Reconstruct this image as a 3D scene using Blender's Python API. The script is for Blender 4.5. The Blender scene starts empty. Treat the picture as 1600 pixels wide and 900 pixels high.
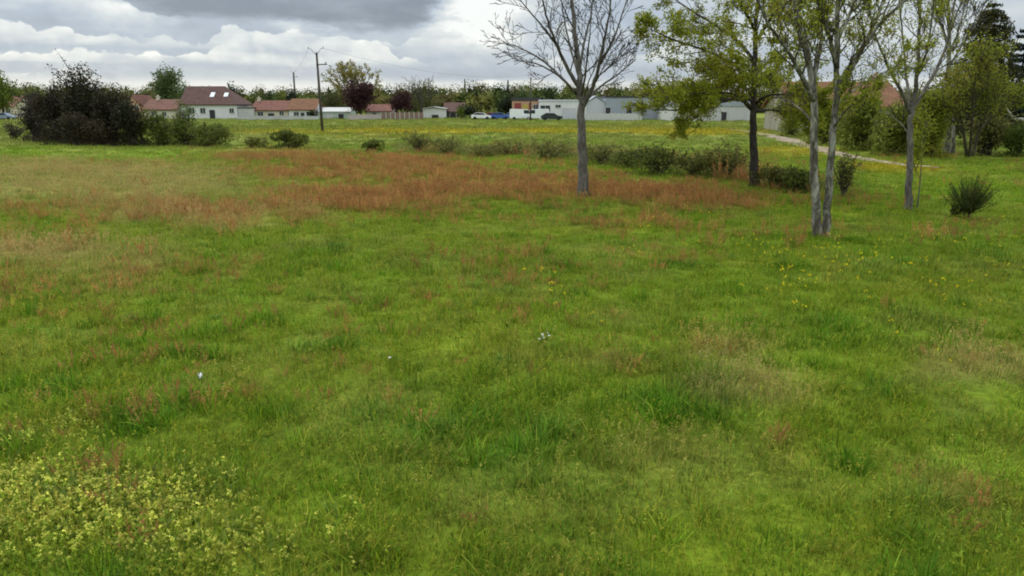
import bpy, math, random
import numpy as np

R = math.radians
C = bpy.context.scene.collection
scene = bpy.context.scene

# ------------------------------------------------------------------ camera model
FPX = 1180.0                    # focal length in pixels of a 1600 wide frame
HOR = 168.0                     # image row of the horizon
PITCH = math.atan((450 - HOR) / FPX)
CAMZ = 2.5
CP, SP = math.cos(PITCH), math.sin(PITCH)


# ------------------------------------------------------------------ noise
def _hash(ix, iy, seed):
    n = (ix.astype(np.int64) * 374761393 + iy.astype(np.int64) * 668265263 + seed * 982451653) & 0x7fffffff
    n = ((n ^ (n >> 13)) * 1274126177) & 0x7fffffff
    n = n ^ (n >> 16)
    return (n & 0xffff) / 65535.0


def vnoise(x, y, seed=0):
    x = np.asarray(x, float); y = np.asarray(y, float)
    ix = np.floor(x); iy = np.floor(y)
    fx = x - ix; fy = y - iy
    fx = fx * fx * (3 - 2 * fx); fy = fy * fy * (3 - 2 * fy)
    a = _hash(ix, iy, seed); b = _hash(ix + 1, iy, seed)
    c = _hash(ix, iy + 1, seed); d = _hash(ix + 1, iy + 1, seed)
    return (a * (1 - fx) + b * fx) * (1 - fy) + (c * (1 - fx) + d * fx) * fy


def fbm(x, y, seed=0, octs=4):
    s = 0; a = 0.5; t = 0
    for k in range(octs):
        s = s + a * vnoise(np.asarray(x) * 2 ** k + 17.3 * k, np.asarray(y) * 2 ** k - 9.1 * k, seed + k)
        t += a; a *= 0.5
    return s / t


def sstep(a, b, x):
    t = np.clip((x - a) / (b - a), 0, 1)
    return t * t * (3 - 2 * t)


def hgt(x, y):
    x = np.asarray(x, float); y = np.asarray(y, float)
    d = np.hypot(x, y)
    far = 1 - sstep(70, 120, d)
    h = (fbm(x / 9, y / 9, 3, 3) - 0.5) * 0.34 + (fbm(x / 1.7, y / 1.7, 11, 2) - 0.5) * 0.10
    return h * (0.25 + 0.75 * far)


def ray(u, v):
    X = (u - 800) / FPX; Z = (450 - v) / FPX
    return np.array([X, CP + Z * SP, -SP + Z * CP])


def gp(u, v):
    """ground point seen at image position (u, v)"""
    d = ray(u, v)
    t = CAMZ / max(1e-4, -d[2])
    for _ in range(12):
        z = float(hgt(d[0] * t, d[1] * t))
        t = (CAMZ - z) / max(1e-4, -d[2])
    return np.array([d[0] * t, d[1] * t, float(hgt(d[0] * t, d[1] * t))])


def atY(u, v, Y):
    d = ray(u, v)
    t = Y / d[1]
    return np.array([d[0] * t, Y, CAMZ + d[2] * t])


def proj(x, y, z=0.0):
    dz = z - CAMZ
    f = y * CP - dz * SP
    up = y * SP + dz * CP
    f = np.maximum(f, 1e-3)
    return 800 + FPX * x / f, 450 - FPX * up / f


# ------------------------------------------------------------------ object helpers
def thing(name, label, cat, loc=(0, 0, 0), group=None):
    o = bpy.data.objects.new(name, None); C.objects.link(o)
    o.location = loc; o['label'] = label; o['category'] = cat; o['kind'] = 'thing'
    o.empty_display_size = 0.3
    if group: o['group'] = group
    return o


def mesh_obj(name, verts, faces, m, parent=None, smooth=False, kind=None):
    me = bpy.data.meshes.new(name)
    me.from_pydata([tuple(map(float, v)) for v in verts] if not isinstance(verts, np.ndarray) else verts.tolist(), [],
                   faces.tolist() if isinstance(faces, np.ndarray) else faces)
    if smooth:
        me.polygons.foreach_set('use_smooth', [True] * len(me.polygons))
    for mm in (m if isinstance(m, (list, tuple)) else [m]):
        me.materials.append(mm)
    me.update()
    o = bpy.data.objects.new(name, me); C.objects.link(o)
    if parent is not None:
        o.parent = parent
    if kind: o['kind'] = kind
    return o


class Boxes:
    """collects boxes and prisms into one mesh"""
    def __init__(self): self.v = []; self.f = []

    def box(self, x0, x1, y0, y1, z0, z1):
        n = len(self.v)
        self.v += [(x, y, z) for z in (z0, z1) for y in (y0, y1) for x in (x0, x1)]
        self.f += [tuple(n + i for i in q) for q in ((0, 2, 3, 1), (4, 5, 7, 6), (0, 1, 5, 4), (2, 6, 7, 3), (0, 4, 6, 2), (1, 3, 7, 5))]
        return self

    def prism(self, prof, a0, a1, axis):
        """closed profile (p, z) swept along axis 'x' or 'y'"""
        n = len(self.v); k = len(prof)
        for a in (a0, a1):
            self.v += [(a, p, z) if axis == 'x' else (p, a, z) for p, z in prof]
        self.f += [tuple(n + i for i in range(k)), tuple(n + k + i for i in reversed(range(k)))]
        self.f += [(n + i, n + k + i, n + k + (i + 1) % k, n + (i + 1) % k) for i in range(k)]
        return self

    def poly(self, vs, fs):
        n = len(self.v); self.v += list(vs); self.f += [tuple(n + i for i in q) for q in fs]
        return self

    def cyl(self, c, r, a0, a1, axis='x', n=14):
        prof = [(c[0] + r * math.cos(2 * math.pi * i / n), c[1] + r * math.sin(2 * math.pi * i / n)) for i in range(n)]
        return self.prism(prof, a0, a1, axis)

    def obj(self, name, m, parent=None, smooth=False, bevel=0):
        import bmesh
        o = mesh_obj(name, self.v, self.f, m, parent, smooth)
        bm = bmesh.new(); bm.from_mesh(o.data)
        bmesh.ops.recalc_face_normals(bm, faces=bm.faces)
        if bevel:
            bmesh.ops.bevel(bm, geom=list(bm.edges), offset=bevel, segments=2, affect='EDGES', clamp_overlap=True)
        bm.to_mesh(o.data); bm.free()
        return o


class Tubes:
    def __init__(self): self.v = []; self.f = []

    def tube(self, pts, rad, sides=5, cap=True):
        pts = [np.asarray(p, float) for p in pts]
        n0 = len(self.v); k = len(pts)
        prev = None
        for i, p in enumerate(pts):
            t = pts[min(i + 1, k - 1)] - pts[max(i - 1, 0)]
            t = t / (np.linalg.norm(t) + 1e-9)
            if prev is None:
                a = np.array([1.0, 0, 0]) if abs(t[0]) < 0.8 else np.array([0, 1.0, 0])
            else:
                a = prev
            a = a - t * a.dot(t); a /= np.linalg.norm(a) + 1e-9
            b = np.cross(t, a); prev = a
            for j in range(sides):
                ang = 2 * math.pi * j / sides
                q = p + rad[i] * (math.cos(ang) * a + math.sin(ang) * b)
                self.v.append((q[0], q[1], q[2]))
        for i in range(k - 1):
            for j in range(sides):
                j2 = (j + 1) % sides
                self.f.append((n0 + i * sides + j, n0 + i * sides + j2, n0 + (i + 1) * sides + j2, n0 + (i + 1) * sides + j))
        if cap:
            self.f.append(tuple(n0 + (k - 1) * sides + j for j in range(sides)))
            self.f.append(tuple(n0 + j for j in reversed(range(sides))))

    def obj(self, name, m, parent=None, off=(0, 0, 0)):
        v = np.array(self.v) - np.array(off)
        return mesh_obj(name, v, self.f, m, parent, True)


def smooth_line(pts, rad, sub=4, jit=0.0, rng=None):
    """Catmull-Rom through pts with radii"""
    P = [np.asarray(p, float) for p in pts]
    P = [2 * P[0] - P[1]] + P + [2 * P[-1] - P[-2]]
    Rr = [rad[0]] + list(rad) + [rad[-1]]
    out = []; ro = []
    for i in range(1, len(P) - 2):
        for s in range(sub):
            t = s / sub
            a, b, c, d = P[i - 1], P[i], P[i + 1], P[i + 2]
            q = 0.5 * ((2 * b) + (-a + c) * t + (2 * a - 5 * b + 4 * c - d) * t * t + (-a + 3 * b - 3 * c + d) * t ** 3)
            if jit and rng is not None and not (i == 1 and s == 0):
                q = q + np.array([rng.gauss(0, jit), rng.gauss(0, jit), rng.gauss(0, jit * 0.6)])
            out.append(q); ro.append(Rr[i] * (1 - t) + Rr[i + 1] * t)
    out.append(P[-2]); ro.append(Rr[-2])
    return out, ro


def leaf_arrays(pos, size, rng, aspect=0.5, flat=0.0):
    """rhombic leaves with a fold; pos (n,3), size (n,)"""
    n = len(pos)
    a = rng.normal(size=(n, 3)); a[:, 2] *= (1 - flat * 0.7)
    a /= np.linalg.norm(a, axis=1)[:, None] + 1e-9
    b = rng.normal(size=(n, 3)); b[:, 2] *= (1 - flat)
    b -= a * (a * b).sum(1)[:, None]
    b /= np.linalg.norm(b, axis=1)[:, None] + 1e-9
    nn = np.cross(a, b)
    s = size[:, None]
    v = np.empty((n, 4, 3))
    v[:, 0] = pos - a * s * 0.5
    v[:, 1] = pos + b * s * aspect * 0.5 + nn * s * 0.1
    v[:, 2] = pos + a * s * 0.5
    v[:, 3] = pos - b * s * aspect * 0.5 + nn * s * 0.1
    f = np.arange(n * 4).reshape(n, 4)
    return v.reshape(-1, 3), f


# ------------------------------------------------------------------ materials
def newmat(name):
    m = bpy.data.materials.new(name); m.use_nodes = True
    nt = m.node_tree; nt.nodes.clear()
    out = nt.nodes.new('ShaderNodeOutputMaterial')
    return m, nt, out


def ramp(nt, fac, stops):
    r = nt.nodes.new('ShaderNodeValToRGB')
    e = r.color_ramp.elements
    while len(e) > 1: e.remove(e[-1])
    e[0].position = stops[0][0]; e[0].color = (*stops[0][1], 1)
    for p, c in stops[1:]:
        x = e.new(p); x.color = (*c, 1)
    nt.links.new(fac, r.inputs[0])
    return r.outputs[0]


def noise(nt, scale, detail=4, rough=0.55, coord=None, dist=0.0):
    n = nt.nodes.new('ShaderNodeTexNoise')
    n.inputs['Scale'].default_value = scale; n.inputs['Detail'].default_value = detail
    n.inputs['Roughness'].default_value = rough; n.inputs['Distortion'].default_value = dist
    if coord is not None: nt.links.new(coord, n.inputs['Vector'])
    return n.outputs[0]


def mixc(nt, fac, a, b, mode='MIX'):
    m = nt.nodes.new('ShaderNodeMix'); m.data_type = 'RGBA'; m.blend_type = mode
    for sock, val in ((m.inputs[0], fac), (m.inputs[6], a), (m.inputs[7], b)):
        if hasattr(val, 'is_linked') or hasattr(val, 'links'):
            nt.links.new(val, sock)
        elif isinstance(val, (int, float)):
            sock.default_value = val
        else:
            sock.default_value = (*val, 1)
    return m.outputs[2]


def objcoord(nt):
    return nt.nodes.new('ShaderNodeTexCoord').outputs['Object']


def mat_leaf(name, stops, trans=0.35, clump=1.2, rough=0.55):
    """stops: colours over a per-leaf random value; clump noise shifts them"""
    m, nt, out = newmat(name)
    g = nt.nodes.new('ShaderNodeNewGeometry')
    nz = noise(nt, clump, 2, 0.5, objcoord(nt))
    ma = nt.nodes.new('ShaderNodeMath'); ma.operation = 'MULTIPLY_ADD'
    nt.links.new(nz, ma.inputs[0]); ma.inputs[1].default_value = 1.3
    mb = nt.nodes.new('ShaderNodeMath'); mb.operation = 'MULTIPLY'
    nt.links.new(g.outputs['Random Per Island'], mb.inputs[0]); mb.inputs[1].default_value = 0.7
    mc = nt.nodes.new('ShaderNodeMath'); mc.operation = 'SUBTRACT'
    nt.links.new(mb.outputs[0], mc.inputs[0]); mc.inputs[1].default_value = 0.48
    nt.links.new(mc.outputs[0], ma.inputs[2])
    k = len(stops)
    col = ramp(nt, ma.outputs[0], [(i / max(1, k - 1), c) for i, c in enumerate(stops)])
    p = nt.nodes.new('ShaderNodeBsdfPrincipled')
    nt.links.new(col, p.inputs['Base Color']); p.inputs['Roughness'].default_value = rough
    p.inputs['Specular IOR Level'].default_value = 0.10
    t = nt.nodes.new('ShaderNodeBsdfTranslucent'); nt.links.new(col, t.inputs[0])
    mx = nt.nodes.new('ShaderNodeMixShader'); mx.inputs[0].default_value = trans
    nt.links.new(p.outputs[0], mx.inputs[1]); nt.links.new(t.outputs[0], mx.inputs[2])
    nt.links.new(mx.outputs[0], out.inputs[0])
    return m


def mat_bark(name, dark, mid, lichen, amount=0.5, scale=5.0):
    m, nt, out = newmat(name)
    co = objcoord(nt)
    mp = nt.nodes.new('ShaderNodeMapping'); mp.inputs['Scale'].default_value = (1, 1, 0.35)
    nt.links.new(co, mp.inputs[0])
    n1 = noise(nt, scale * 4, 5, 0.65, mp.outputs[0])
    n2 = noise(nt, scale, 6, 0.68, mp.outputs[0], 0.6)
    base = ramp(nt, n1, [(0.32, dark), (0.62, mid)])
    lm = ramp(nt, n2, [(0.62 - amount * 0.25, (0, 0, 0)), (0.76 - amount * 0.22, (1, 1, 1))])
    col = mixc(nt, lm, base, lichen)
    p = nt.nodes.new('ShaderNodeBsdfPrincipled'); p.inputs['Roughness'].default_value = 0.9
    p.inputs['Specular IOR Level'].default_value = 0.15
    nt.links.new(col, p.inputs['Base Color'])
    b = nt.nodes.new('ShaderNodeBump'); b.inputs['Strength'].default_value = 0.8; b.inputs['Distance'].default_value = 0.03
    nt.links.new(n1, b.inputs['Height']); nt.links.new(b.outputs[0], p.inputs['Normal'])
    nt.links.new(p.outputs[0], out.inputs[0])
    return m


def mat_plain(name, c, var=0.15, scale=3.0, rough=0.8, metal=0.0, spec=0.3, streak=False):
    m, nt, out = newmat(name)
    co = objcoord(nt)
    if streak:
        mp = nt.nodes.new('ShaderNodeMapping'); mp.inputs['Scale'].default_value = (1, 1, 0.15)
        nt.links.new(co, mp.inputs[0]); co = mp.outputs[0]
    n = noise(nt, scale, 5, 0.6, co)
    lo = tuple(x * (1 - var) for x in c); hi = tuple(min(1, x * (1 + var)) for x in c)
    col = ramp(nt, n, [(0.3, lo), (0.7, hi)])
    p = nt.nodes.new('ShaderNodeBsdfPrincipled')
    nt.links.new(col, p.inputs['Base Color'])
    p.inputs['Roughness'].default_value = rough; p.inputs['Metallic'].default_value = metal
    p.inputs['Specular IOR Level'].default_value = spec
    nt.links.new(p.outputs[0], out.inputs[0])
    return m


def mat_tiles(name, c):
    m, nt, out = newmat(name)
    co = objcoord(nt)
    n = noise(nt, 1.1, 5, 0.7, co)
    n2 = noise(nt, 9, 2, 0.5, co)
    w = nt.nodes.new('ShaderNodeTexWave'); w.wave_type = 'BANDS'; w.bands_direction = 'Z'
    w.inputs['Scale'].default_value = 5.0; w.inputs['Distortion'].default_value = 1.0
    nt.links.new(co, w.inputs['Vector'])
    col = ramp(nt, n, [(0.3, tuple(x * 0.6 for x in c)), (0.5, c), (0.72, tuple(min(1, x * 1.35 + 0.02) for x in c))])
    col = mixc(nt, 0.35, col, ramp(nt, n2, [(0.3, tuple(x * 0.5 for x in c)), (0.7, tuple(x * 1.3 for x in c))]))
    p = nt.nodes.new('ShaderNodeBsdfPrincipled'); p.inputs['Roughness'].default_value = 0.85
    p.inputs['Specular IOR Level'].default_value = 0.2
    nt.links.new(col, p.inputs['Base Color'])
    b = nt.nodes.new('ShaderNodeBump'); b.inputs['Distance'].default_value = 0.04; b.inputs['Strength'].default_value = 0.7
    nt.links.new(w.outputs[1], b.inputs['Height']); nt.links.new(b.outputs[0], p.inputs['Normal'])
    nt.links.new(p.outputs[0], out.inputs[0])
    return m


def mat_glass_dark(name):
    return mat_plain(name, (0.025, 0.03, 0.035), 0.3, 2.0, 0.15, 0.0, 0.5)


# ------------------------------------------------------------------ what grows where (plant colours over the ground)
SORREL = [(425, 243, 80, 9, .8), (560, 266, 130, 14, .95), (620, 300, 110, 17, 1), (720, 288, 130, 17, 1), (540, 318, 90, 12, .85),
          (860, 292, 120, 14, .9), (1000, 300, 110, 12, 1), (1120, 316, 85, 7, .75), (960, 346, 80, 11, .5), (1080, 361, 45, 6, .4),
          (690, 322, 120, 8, .5), (350, 235, 45, 4, .7), (980, 590, 34, 14, .6), (1120, 556, 55, 13, .5), (1000, 605, 26, 9, .55),
          (1235, 725, 28, 22, .5), (1325, 890, 40, 12, .6), (200, 455, 110, 22, .25), (330, 330, 130, 14, .5), (90, 330, 90, 12, .4),
          (1500, 575, 60, 14, .22), (165, 670, 30, 12, .4), (1470, 790, 30, 12, .35), (1010, 395, 50, 8, .4)]
STRAW = [(150, 290, 190, 28, 1), (420, 285, 120, 18, .5), (90, 420, 140, 34, .6), (300, 335, 160, 26, .65), (450, 330, 100, 20, .35), (1500, 590, 90, 26, .55),
         (1050, 700, 40, 18, .12), (1520, 660, 60, 20, .5), (1000, 560, 160, 30, .3), (380, 610, 130, 30, .3), (1140, 640, 120, 26, .4)]
PALE = [(70, 790, 120, 75, 1), (250, 800, 130, 55, .9), (330, 875, 170, 40, .8), (480, 870, 90, 35, .65), (60, 690, 60, 25, .4), (1290, 880, 200, 30, .15), (960, 850, 60, 26, .2)]
LUSH = [(912, 308, 16, 3, 1.4), (1283, 373, 26, 5, 1.4), (1420, 331, 14, 3, 1.4), (1178, 294, 16, 3, 1.4), (745, 640, 60, 20, .8), (850, 755, 90, 40, .8), (1590, 388, 80, 8, 1.2), (100, 640, 40, 12, .8), (1105, 470, 30, 10, .8), (1450, 370, 140, 20, .6),
        (1340, 330, 100, 14, .5), (580, 810, 90, 36, .5), (1270, 520, 180, 40, .4), (370, 380, 40, 9, .7), (480, 355, 60, 8, .7), (230, 345, 25, 6, .6), (550, 690, 20, 10, .7)]
BRIGHT = [(250, 245, 140, 9, .9), (60, 240, 90, 10, .8), (1110, 283, 120, 8, .9), (800, 258, 80, 5, .8), (480, 480, 200, 40, .5), (1500, 300, 140, 25, .8),
          (60, 520, 100, 30, .3), (820, 250, 200, 5, .5), (1400, 300, 80, 18, .7), (1200, 560, 120, 30, .3), (1570, 350, 60, 20, .5)]
YBAND = [(480, 207, 130, 3.2, .6), (700, 206, 230, 2.6, .9), (930, 205, 210, 2.4, .9), (1090, 208, 80, 3, .9), (1250, 237, 60, 7, .7), (1400, 263, 60, 7, .7),
         (860, 199, 300, 1.6, .5), (620, 214, 120, 2.6, .5)]
FLOWER = [(1265, 455, 45, 8, 1), (1400, 430, 190, 60, .5), (1250, 400, 170, 30, .35), (1060, 415, 60, 18, .2), (870, 470, 40, 14, .25), (1395, 510, 14, 24, .6),
          (1500, 440, 90, 40, .35), (1580, 345, 40, 10, .6), (1350, 490, 130, 40, .2), (1110, 880, 200, 30, .05)]


def blobs(lst, u, v):
    s = np.zeros_like(u)
    for (a, b, su, sv, k) in lst:
        s = np.maximum(s, k * np.exp(-0.5 * (((u - a) / su) ** 2 + ((v - b) / sv) ** 2) * 0.9))
    return s


def masks(x, y):
    """soft masks (0..1) of the plant communities at ground points"""
    u, v = proj(x, y)
    w1 = fbm(x / 2.6, y / 2.6, 31, 4) - 0.5
    w2 = fbm(x / 0.7, y / 0.7, 37, 3) - 0.5
    n = w1 * 1.1 + w2 * 0.9
    sc = np.clip(np.hypot(x, y) / 20, 0.3, 1.2)
    v2 = v + w1 * 22 / sc
    o = {}
    o['sorrel'] = sstep(.06, 1.1, blobs(SORREL, u, v2) + n * .55)
    o['straw'] = sstep(.2, .75, blobs(STRAW, u, v2) + n * .75)
    o['pale'] = sstep(.18, .9, blobs(PALE, u, v) * (1 + n * 1.6))
    o['lush'] = sstep(.25, .75, blobs(LUSH, u, v) + n * .85 + .02)
    o['bright'] = sstep(.2, .8, blobs(BRIGHT, u, v) + n * .6)
    o['yband'] = sstep(.25, .7, blobs(YBAND, u, v) + n * .5)
    o['flower'] = np.clip(blobs(FLOWER, u, v) + n * .3 * blobs(FLOWER, u, v), 0, 1)
    rl = np.interp(u, [610, 640, 760, 860, 960, 1060, 1160, 1270, 1300], [236, 237, 241, 246, 256, 268, 282, 298, 302])
    o['row'] = sstep(.25, .8, np.exp(-((v - rl + 5 + w1 * 8) / 8.5) ** 2) * ((u > 615) & (u < 1290)) + n * .35)
    o['u'] = u; o['v'] = v
    return o


BASE = np.array([.136, .226, .010])
YELL = np.array([.180, .236, .017])
LUSHC = np.array([.075, .190, .010])
BRIGHTC = np.array([.160, .290, .014])
STRAWC = np.array([.280, .275, .075])
REDC = np.array([.305, .172, .050])
YBANDC = np.array([.330, .280, .012])
PALEC = np.array([.330, .360, .040])
ROWC = np.array([.150, .165, .045])
FARC = np.array([.165, .185, .046])


def lerp(a, b, t):
    return a + (b - a) * t[:, None]


def grass_tint(x, y, M):
    a = fbm(x / 5.5, y / 5.5, 41, 4); b = fbm(x / 0.9, y / 0.9, 47, 3); c = vnoise(x / 0.22, y / 0.22, 53)
    t = sstep(.34, .66, a * .55 + b * .45)
    e = fbm(x / 2.1 + 40, y / 2.1, 59, 4)
    col = lerp(np.tile(BASE, (len(x), 1)), YELL, t * .5)
    d = np.hypot(x, y)
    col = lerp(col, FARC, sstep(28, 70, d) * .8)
    col = lerp(col, LUSHC, sstep(.52, .70, e) * .2)
    cl = vnoise(x / .30, y / .30, 91); cm = vnoise(x / .5 + 9, y / .5, 93)
    col = lerp(col, LUSHC, sstep(.70, .9, cl) * .75)
    col = lerp(col, BRIGHTC, sstep(.62, .85, cm) * .4)
    col = lerp(col, STRAWC, sstep(.54, .68, fbm(x / 1.2, y / 1.2 + 90, 67, 4)) * .18)
    col = lerp(col, BRIGHTC, M['bright'] * .55)
    col = lerp(col, LUSHC, M['lush'] * .2)
    col = lerp(col, STRAWC, M['straw'] * .68)
    col = lerp(col, REDC, M['sorrel'] * .62)
    col = lerp(col, PALEC, M['pale'] * .45)
    col = lerp(col, YBANDC, M['yband'] * .6)
    col = lerp(col, ROWC, M['row'] * .7)
    col *= (.82 + .36 * c)[:, None]
    return col


# ------------------------------------------------------------------ ground sheet
def axis_coords():
    pos = [0.0]; s = 0.42
    while pos[-1] < 4200:
        if pos[-1] > 34: s *= 1.09
        pos.append(pos[-1] + s)
    return pos


px = axis_coords()
xs = np.array([-p for p in px[:0:-1]] + px)
ys = np.array([-60, -20, -8, -3] + [p for p in px])
GX, GY = np.meshgrid(xs, ys)
gx = GX.ravel(); gy = GY.ravel()
gz = hgt(gx, gy)
nx, ny = len(xs), len(ys)
ii, jj = np.meshgrid(np.arange(nx - 1), np.arange(ny - 1))
q = (jj * nx + ii).ravel()
gf = np.stack([q, q + 1, q + nx + 1, q + nx], 1)


def mat_ground():
    m, nt, out = newmat('meadow_soil_and_thatch')
    at = nt.nodes.new('ShaderNodeAttribute'); at.attribute_name = 'tint'
    co = objcoord(nt)
    n1 = noise(nt, 0.9, 6, 0.65, co); n2 = noise(nt, 14, 4, 0.6, co)
    mp = nt.nodes.new('ShaderNodeMapping'); mp.inputs['Scale'].default_value = (0.05, 0.4, 1)
    nt.links.new(co, mp.inputs[0])
    n3 = noise(nt, 1.0, 4, 0.6, mp.outputs[0])
    v1 = ramp(nt, n1, [(0.3, (.62, .66, .62)), (0.7, (1.3, 1.25, 1.2))])
    v2 = ramp(nt, n2, [(0.3, (.6, .6, .6)), (0.7, (1.25, 1.25, 1.25))])
    v3 = ramp(nt, n3, [(0.35, (.8, .84, .82)), (0.65, (1.18, 1.14, 1.05))])
    c = mixc(nt, 1, at.outputs['Color'], v1, 'MULTIPLY')
    c = mixc(nt, 1, c, v2, 'MULTIPLY'); c = mixc(nt, 1, c, v3, 'MULTIPLY')
    p = nt.nodes.new('ShaderNodeBsdfPrincipled'); p.inputs['Roughness'].default_value = 1
    p.inputs['Specular IOR Level'].default_value = 0.05
    nt.links.new(c, p.inputs['Base Color'])
    b = nt.nodes.new('ShaderNodeBump'); b.inputs['Strength'].default_value = 0.6; b.inputs['Distance'].default_value = 0.05
    nt.links.new(n2, b.inputs['Height']); nt.links.new(b.outputs[0], p.inputs['Normal'])
    nt.links.new(p.outputs[0], out.inputs[0])
    return m


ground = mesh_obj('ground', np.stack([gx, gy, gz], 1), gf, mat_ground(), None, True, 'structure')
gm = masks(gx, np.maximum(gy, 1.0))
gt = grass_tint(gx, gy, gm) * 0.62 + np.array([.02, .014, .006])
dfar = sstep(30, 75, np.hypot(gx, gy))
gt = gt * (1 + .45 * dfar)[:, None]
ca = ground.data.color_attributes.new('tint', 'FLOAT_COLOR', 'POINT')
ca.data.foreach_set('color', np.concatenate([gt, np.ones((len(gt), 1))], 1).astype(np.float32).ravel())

# ------------------------------------------------------------------ dirt track
track_px = [(1128, 201.5, .5), (1165, 205, 1.0), (1200, 211, 1.25), (1240, 222, 1.2), (1300, 238, .9), (1350, 248.5, .7), (1400, 256.5, .55), (1470, 263, .4)]
tp = [gp(u, v) for u, v, w in track_px]
tl, tw = smooth_line(tp, [w * .72 for _, _, w in track_px], 8)
tv = []; tf = []
for i, (p, w) in enumerate(zip(tl, tw)):
    d = tl[min(i + 1, len(tl) - 1)] - tl[max(i - 1, 0)]
    nrm = np.array([-d[1], d[0], 0]); nrm /= np.linalg.norm(nrm)
    for k in range(5):
        s = (k - 2) / 2 * w * (1 + .2 * math.sin(i * 1.7 + k))
        qx, qy = p[0] + nrm[0] * s, p[1] + nrm[1] * s
        tv.append((qx, qy, float(hgt(qx, qy)) + 0.05 - 0.02 * abs(k - 2)))
for i in range(len(tl) - 1):
    for k in range(4):
        tf.append((i * 5 + k, i * 5 + k + 1, i * 5 + k + 6, i * 5 + k + 5))
path = mesh_obj('path', tv, tf, mat_plain('pale_track_gravel', (.235, .19, .13), .5, 1.6, .95, 0, .1), None, True, 'structure')
TRK = np.array([p[:2] for p in tl]); TRW = np.array(tw)


def on_track(x, y):
    b = np.zeros(len(x), bool)
    for (cx, cy), w in zip(TRK, TRW):
        b |= (x - cx) ** 2 + (y - cy) ** 2 < (w * 1.05) ** 2
    return b


# ------------------------------------------------------------------ meadow plants (templates live outside the scene, the meadow draws them)
def mat_meadow():
    m, nt, out = newmat('meadow_blades')
    ti = nt.nodes.new('ShaderNodeAttribute'); ti.attribute_name = 'tint'; ti.attribute_type = 'INSTANCER'
    bl = nt.nodes.new('ShaderNodeAttribute'); bl.attribute_name = 'blade'; bl.attribute_type = 'GEOMETRY'
    c = mixc(nt, 1, bl.outputs['Color'], ti.outputs['Color'], 'MULTIPLY')
    p = nt.nodes.new('ShaderNodeBsdfPrincipled'); p.inputs['Roughness'].default_value = 0.65
    p.inputs['Specular IOR Level'].default_value = 0.09
    nt.links.new(c, p.inputs['Base Color'])
    t = nt.nodes.new('ShaderNodeBsdfTranslucent'); nt.links.new(c, t.inputs[0])
    mx = nt.nodes.new('ShaderNodeMixShader'); mx.inputs[0].default_value = 0.4
    nt.links.new(p.outputs[0], mx.inputs[1]); nt.links.new(t.outputs[0], mx.inputs[2])
    nt.links.new(mx.outputs[0], out.inputs[0])
    return m


MEADOW = mat_meadow()


class Plant:
    def __init__(self, seed): self.v = []; self.f = []; self.c = []; self.r = random.Random(seed)

    def blade(self, x, y, h, w, lean, az, col, segs=3, z0=-0.02, curl=1.0):
        n = len(self.v); ca_, sa_ = math.cos(az), math.sin(az)
        tw = self.r.uniform(-.8, .8)
        for i in range(segs + 1):
            t = i / segs
            out_ = lean * h * t ** (1.0 + curl)
            z = z0 + h * (t - 0.32 * lean * t * t)
            ww = w * (1 - t) ** 0.7 if i < segs else 0
            a2 = az + math.pi / 2 + tw * t
            cx, cy = x + ca_ * out_, y + sa_ * out_
            if i < segs:
                self.v += [(cx - math.cos(a2) * ww / 2, cy - math.sin(a2) * ww / 2, z), (cx + math.cos(a2) * ww / 2, cy + math.sin(a2) * ww / 2, z)]
                self.c += [col, col]
            else:
                self.v.append((cx, cy, z)); self.c.append(col)
        for i in range(segs - 1):
            self.f.append((n + 2 * i, n + 2 * i + 1, n + 2 * i + 3, n + 2 * i + 2))
        self.f.append((n + 2 * segs - 2, n + 2 * segs - 1, n + 2 * segs))
        return self.v[-1]

    def blob(self, p, s, col, n=4):
        """a few small flecks round p: seeds, florets, leaflets"""
        for _ in range(n):
            k = len(self.v)
            c = [p[i] + self.r.gauss(0, s * .7) for i in range(3)]
            a = np.array([self.r.gauss(0, 1) for _ in range(3)]); a /= np.linalg.norm(a)
            b = np.cross(a, [self.r.gauss(0, 1) for _ in range(3)]); b /= np.linalg.norm(b) + 1e-6
            for sa, sb in ((-1, 0), (0, .7), (1, 0), (0, -.7)):
                self.v.append(tuple(c[i] + (a[i] * sa + b[i] * sb) * s for i in range(3))); self.c.append(col)
            self.f.append((k, k + 1, k + 2, k + 3))

    def obj(self, name, coll):
        me = bpy.data.meshes.new(name); me.from_pydata(self.v, [], self.f); me.materials.append(MEADOW)
        a = me.color_attributes.new('blade', 'FLOAT_COLOR', 'POINT')
        a.data.foreach_set('color', np.concatenate([np.array(self.c, np.float32), np.ones((len(self.c), 1), np.float32)], 1).ravel())
        me.update()
        o = bpy.data.objects.new(name, me); coll.objects.link(o)
        return o


def gcol(r, dry=0.12):
    k = r.uniform(.45, 1.5)
    if r.random() < dry:
        return (1.9 * k, 1.25 * k, 2.2 * k)
    h = r.uniform(-.18, .18)
    return (k * (1 + h), k, k * (1 - h))


def tuft(name, coll, seed, n, hmin, hmax, rad, w, lean, dry=.12, segs=3, heads=0):
    P = Plant(seed); r = P.r
    for _ in range(n):
        a = r.uniform(0, 6.283); d = rad * math.sqrt(r.random())
        x, y = d * math.cos(a), d * math.sin(a)
        P.blade(x, y, r.uniform(hmin, hmax) * (1.1 - .4 * d / rad), w * r.uniform(.7, 1.3), lean * r.uniform(.2, 1.4), a + r.gauss(0, .9), gcol(r, dry), segs)
    for _ in range(heads):
        a = r.uniform(0, 6.283); d = rad * math.sqrt(r.random()); x, y = d * math.cos(a), d * math.sin(a)
        col = (1.7, 1.15, 2.0)
        t = P.blade(x, y, r.uniform(hmax, hmax * 1.5), w * .5, .25, a, col, 3)
        for k in range(3):
            P.blob((t[0], t[1], t[2] - k * .012), .009, col, 2)
    return P.obj(name, coll)


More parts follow.
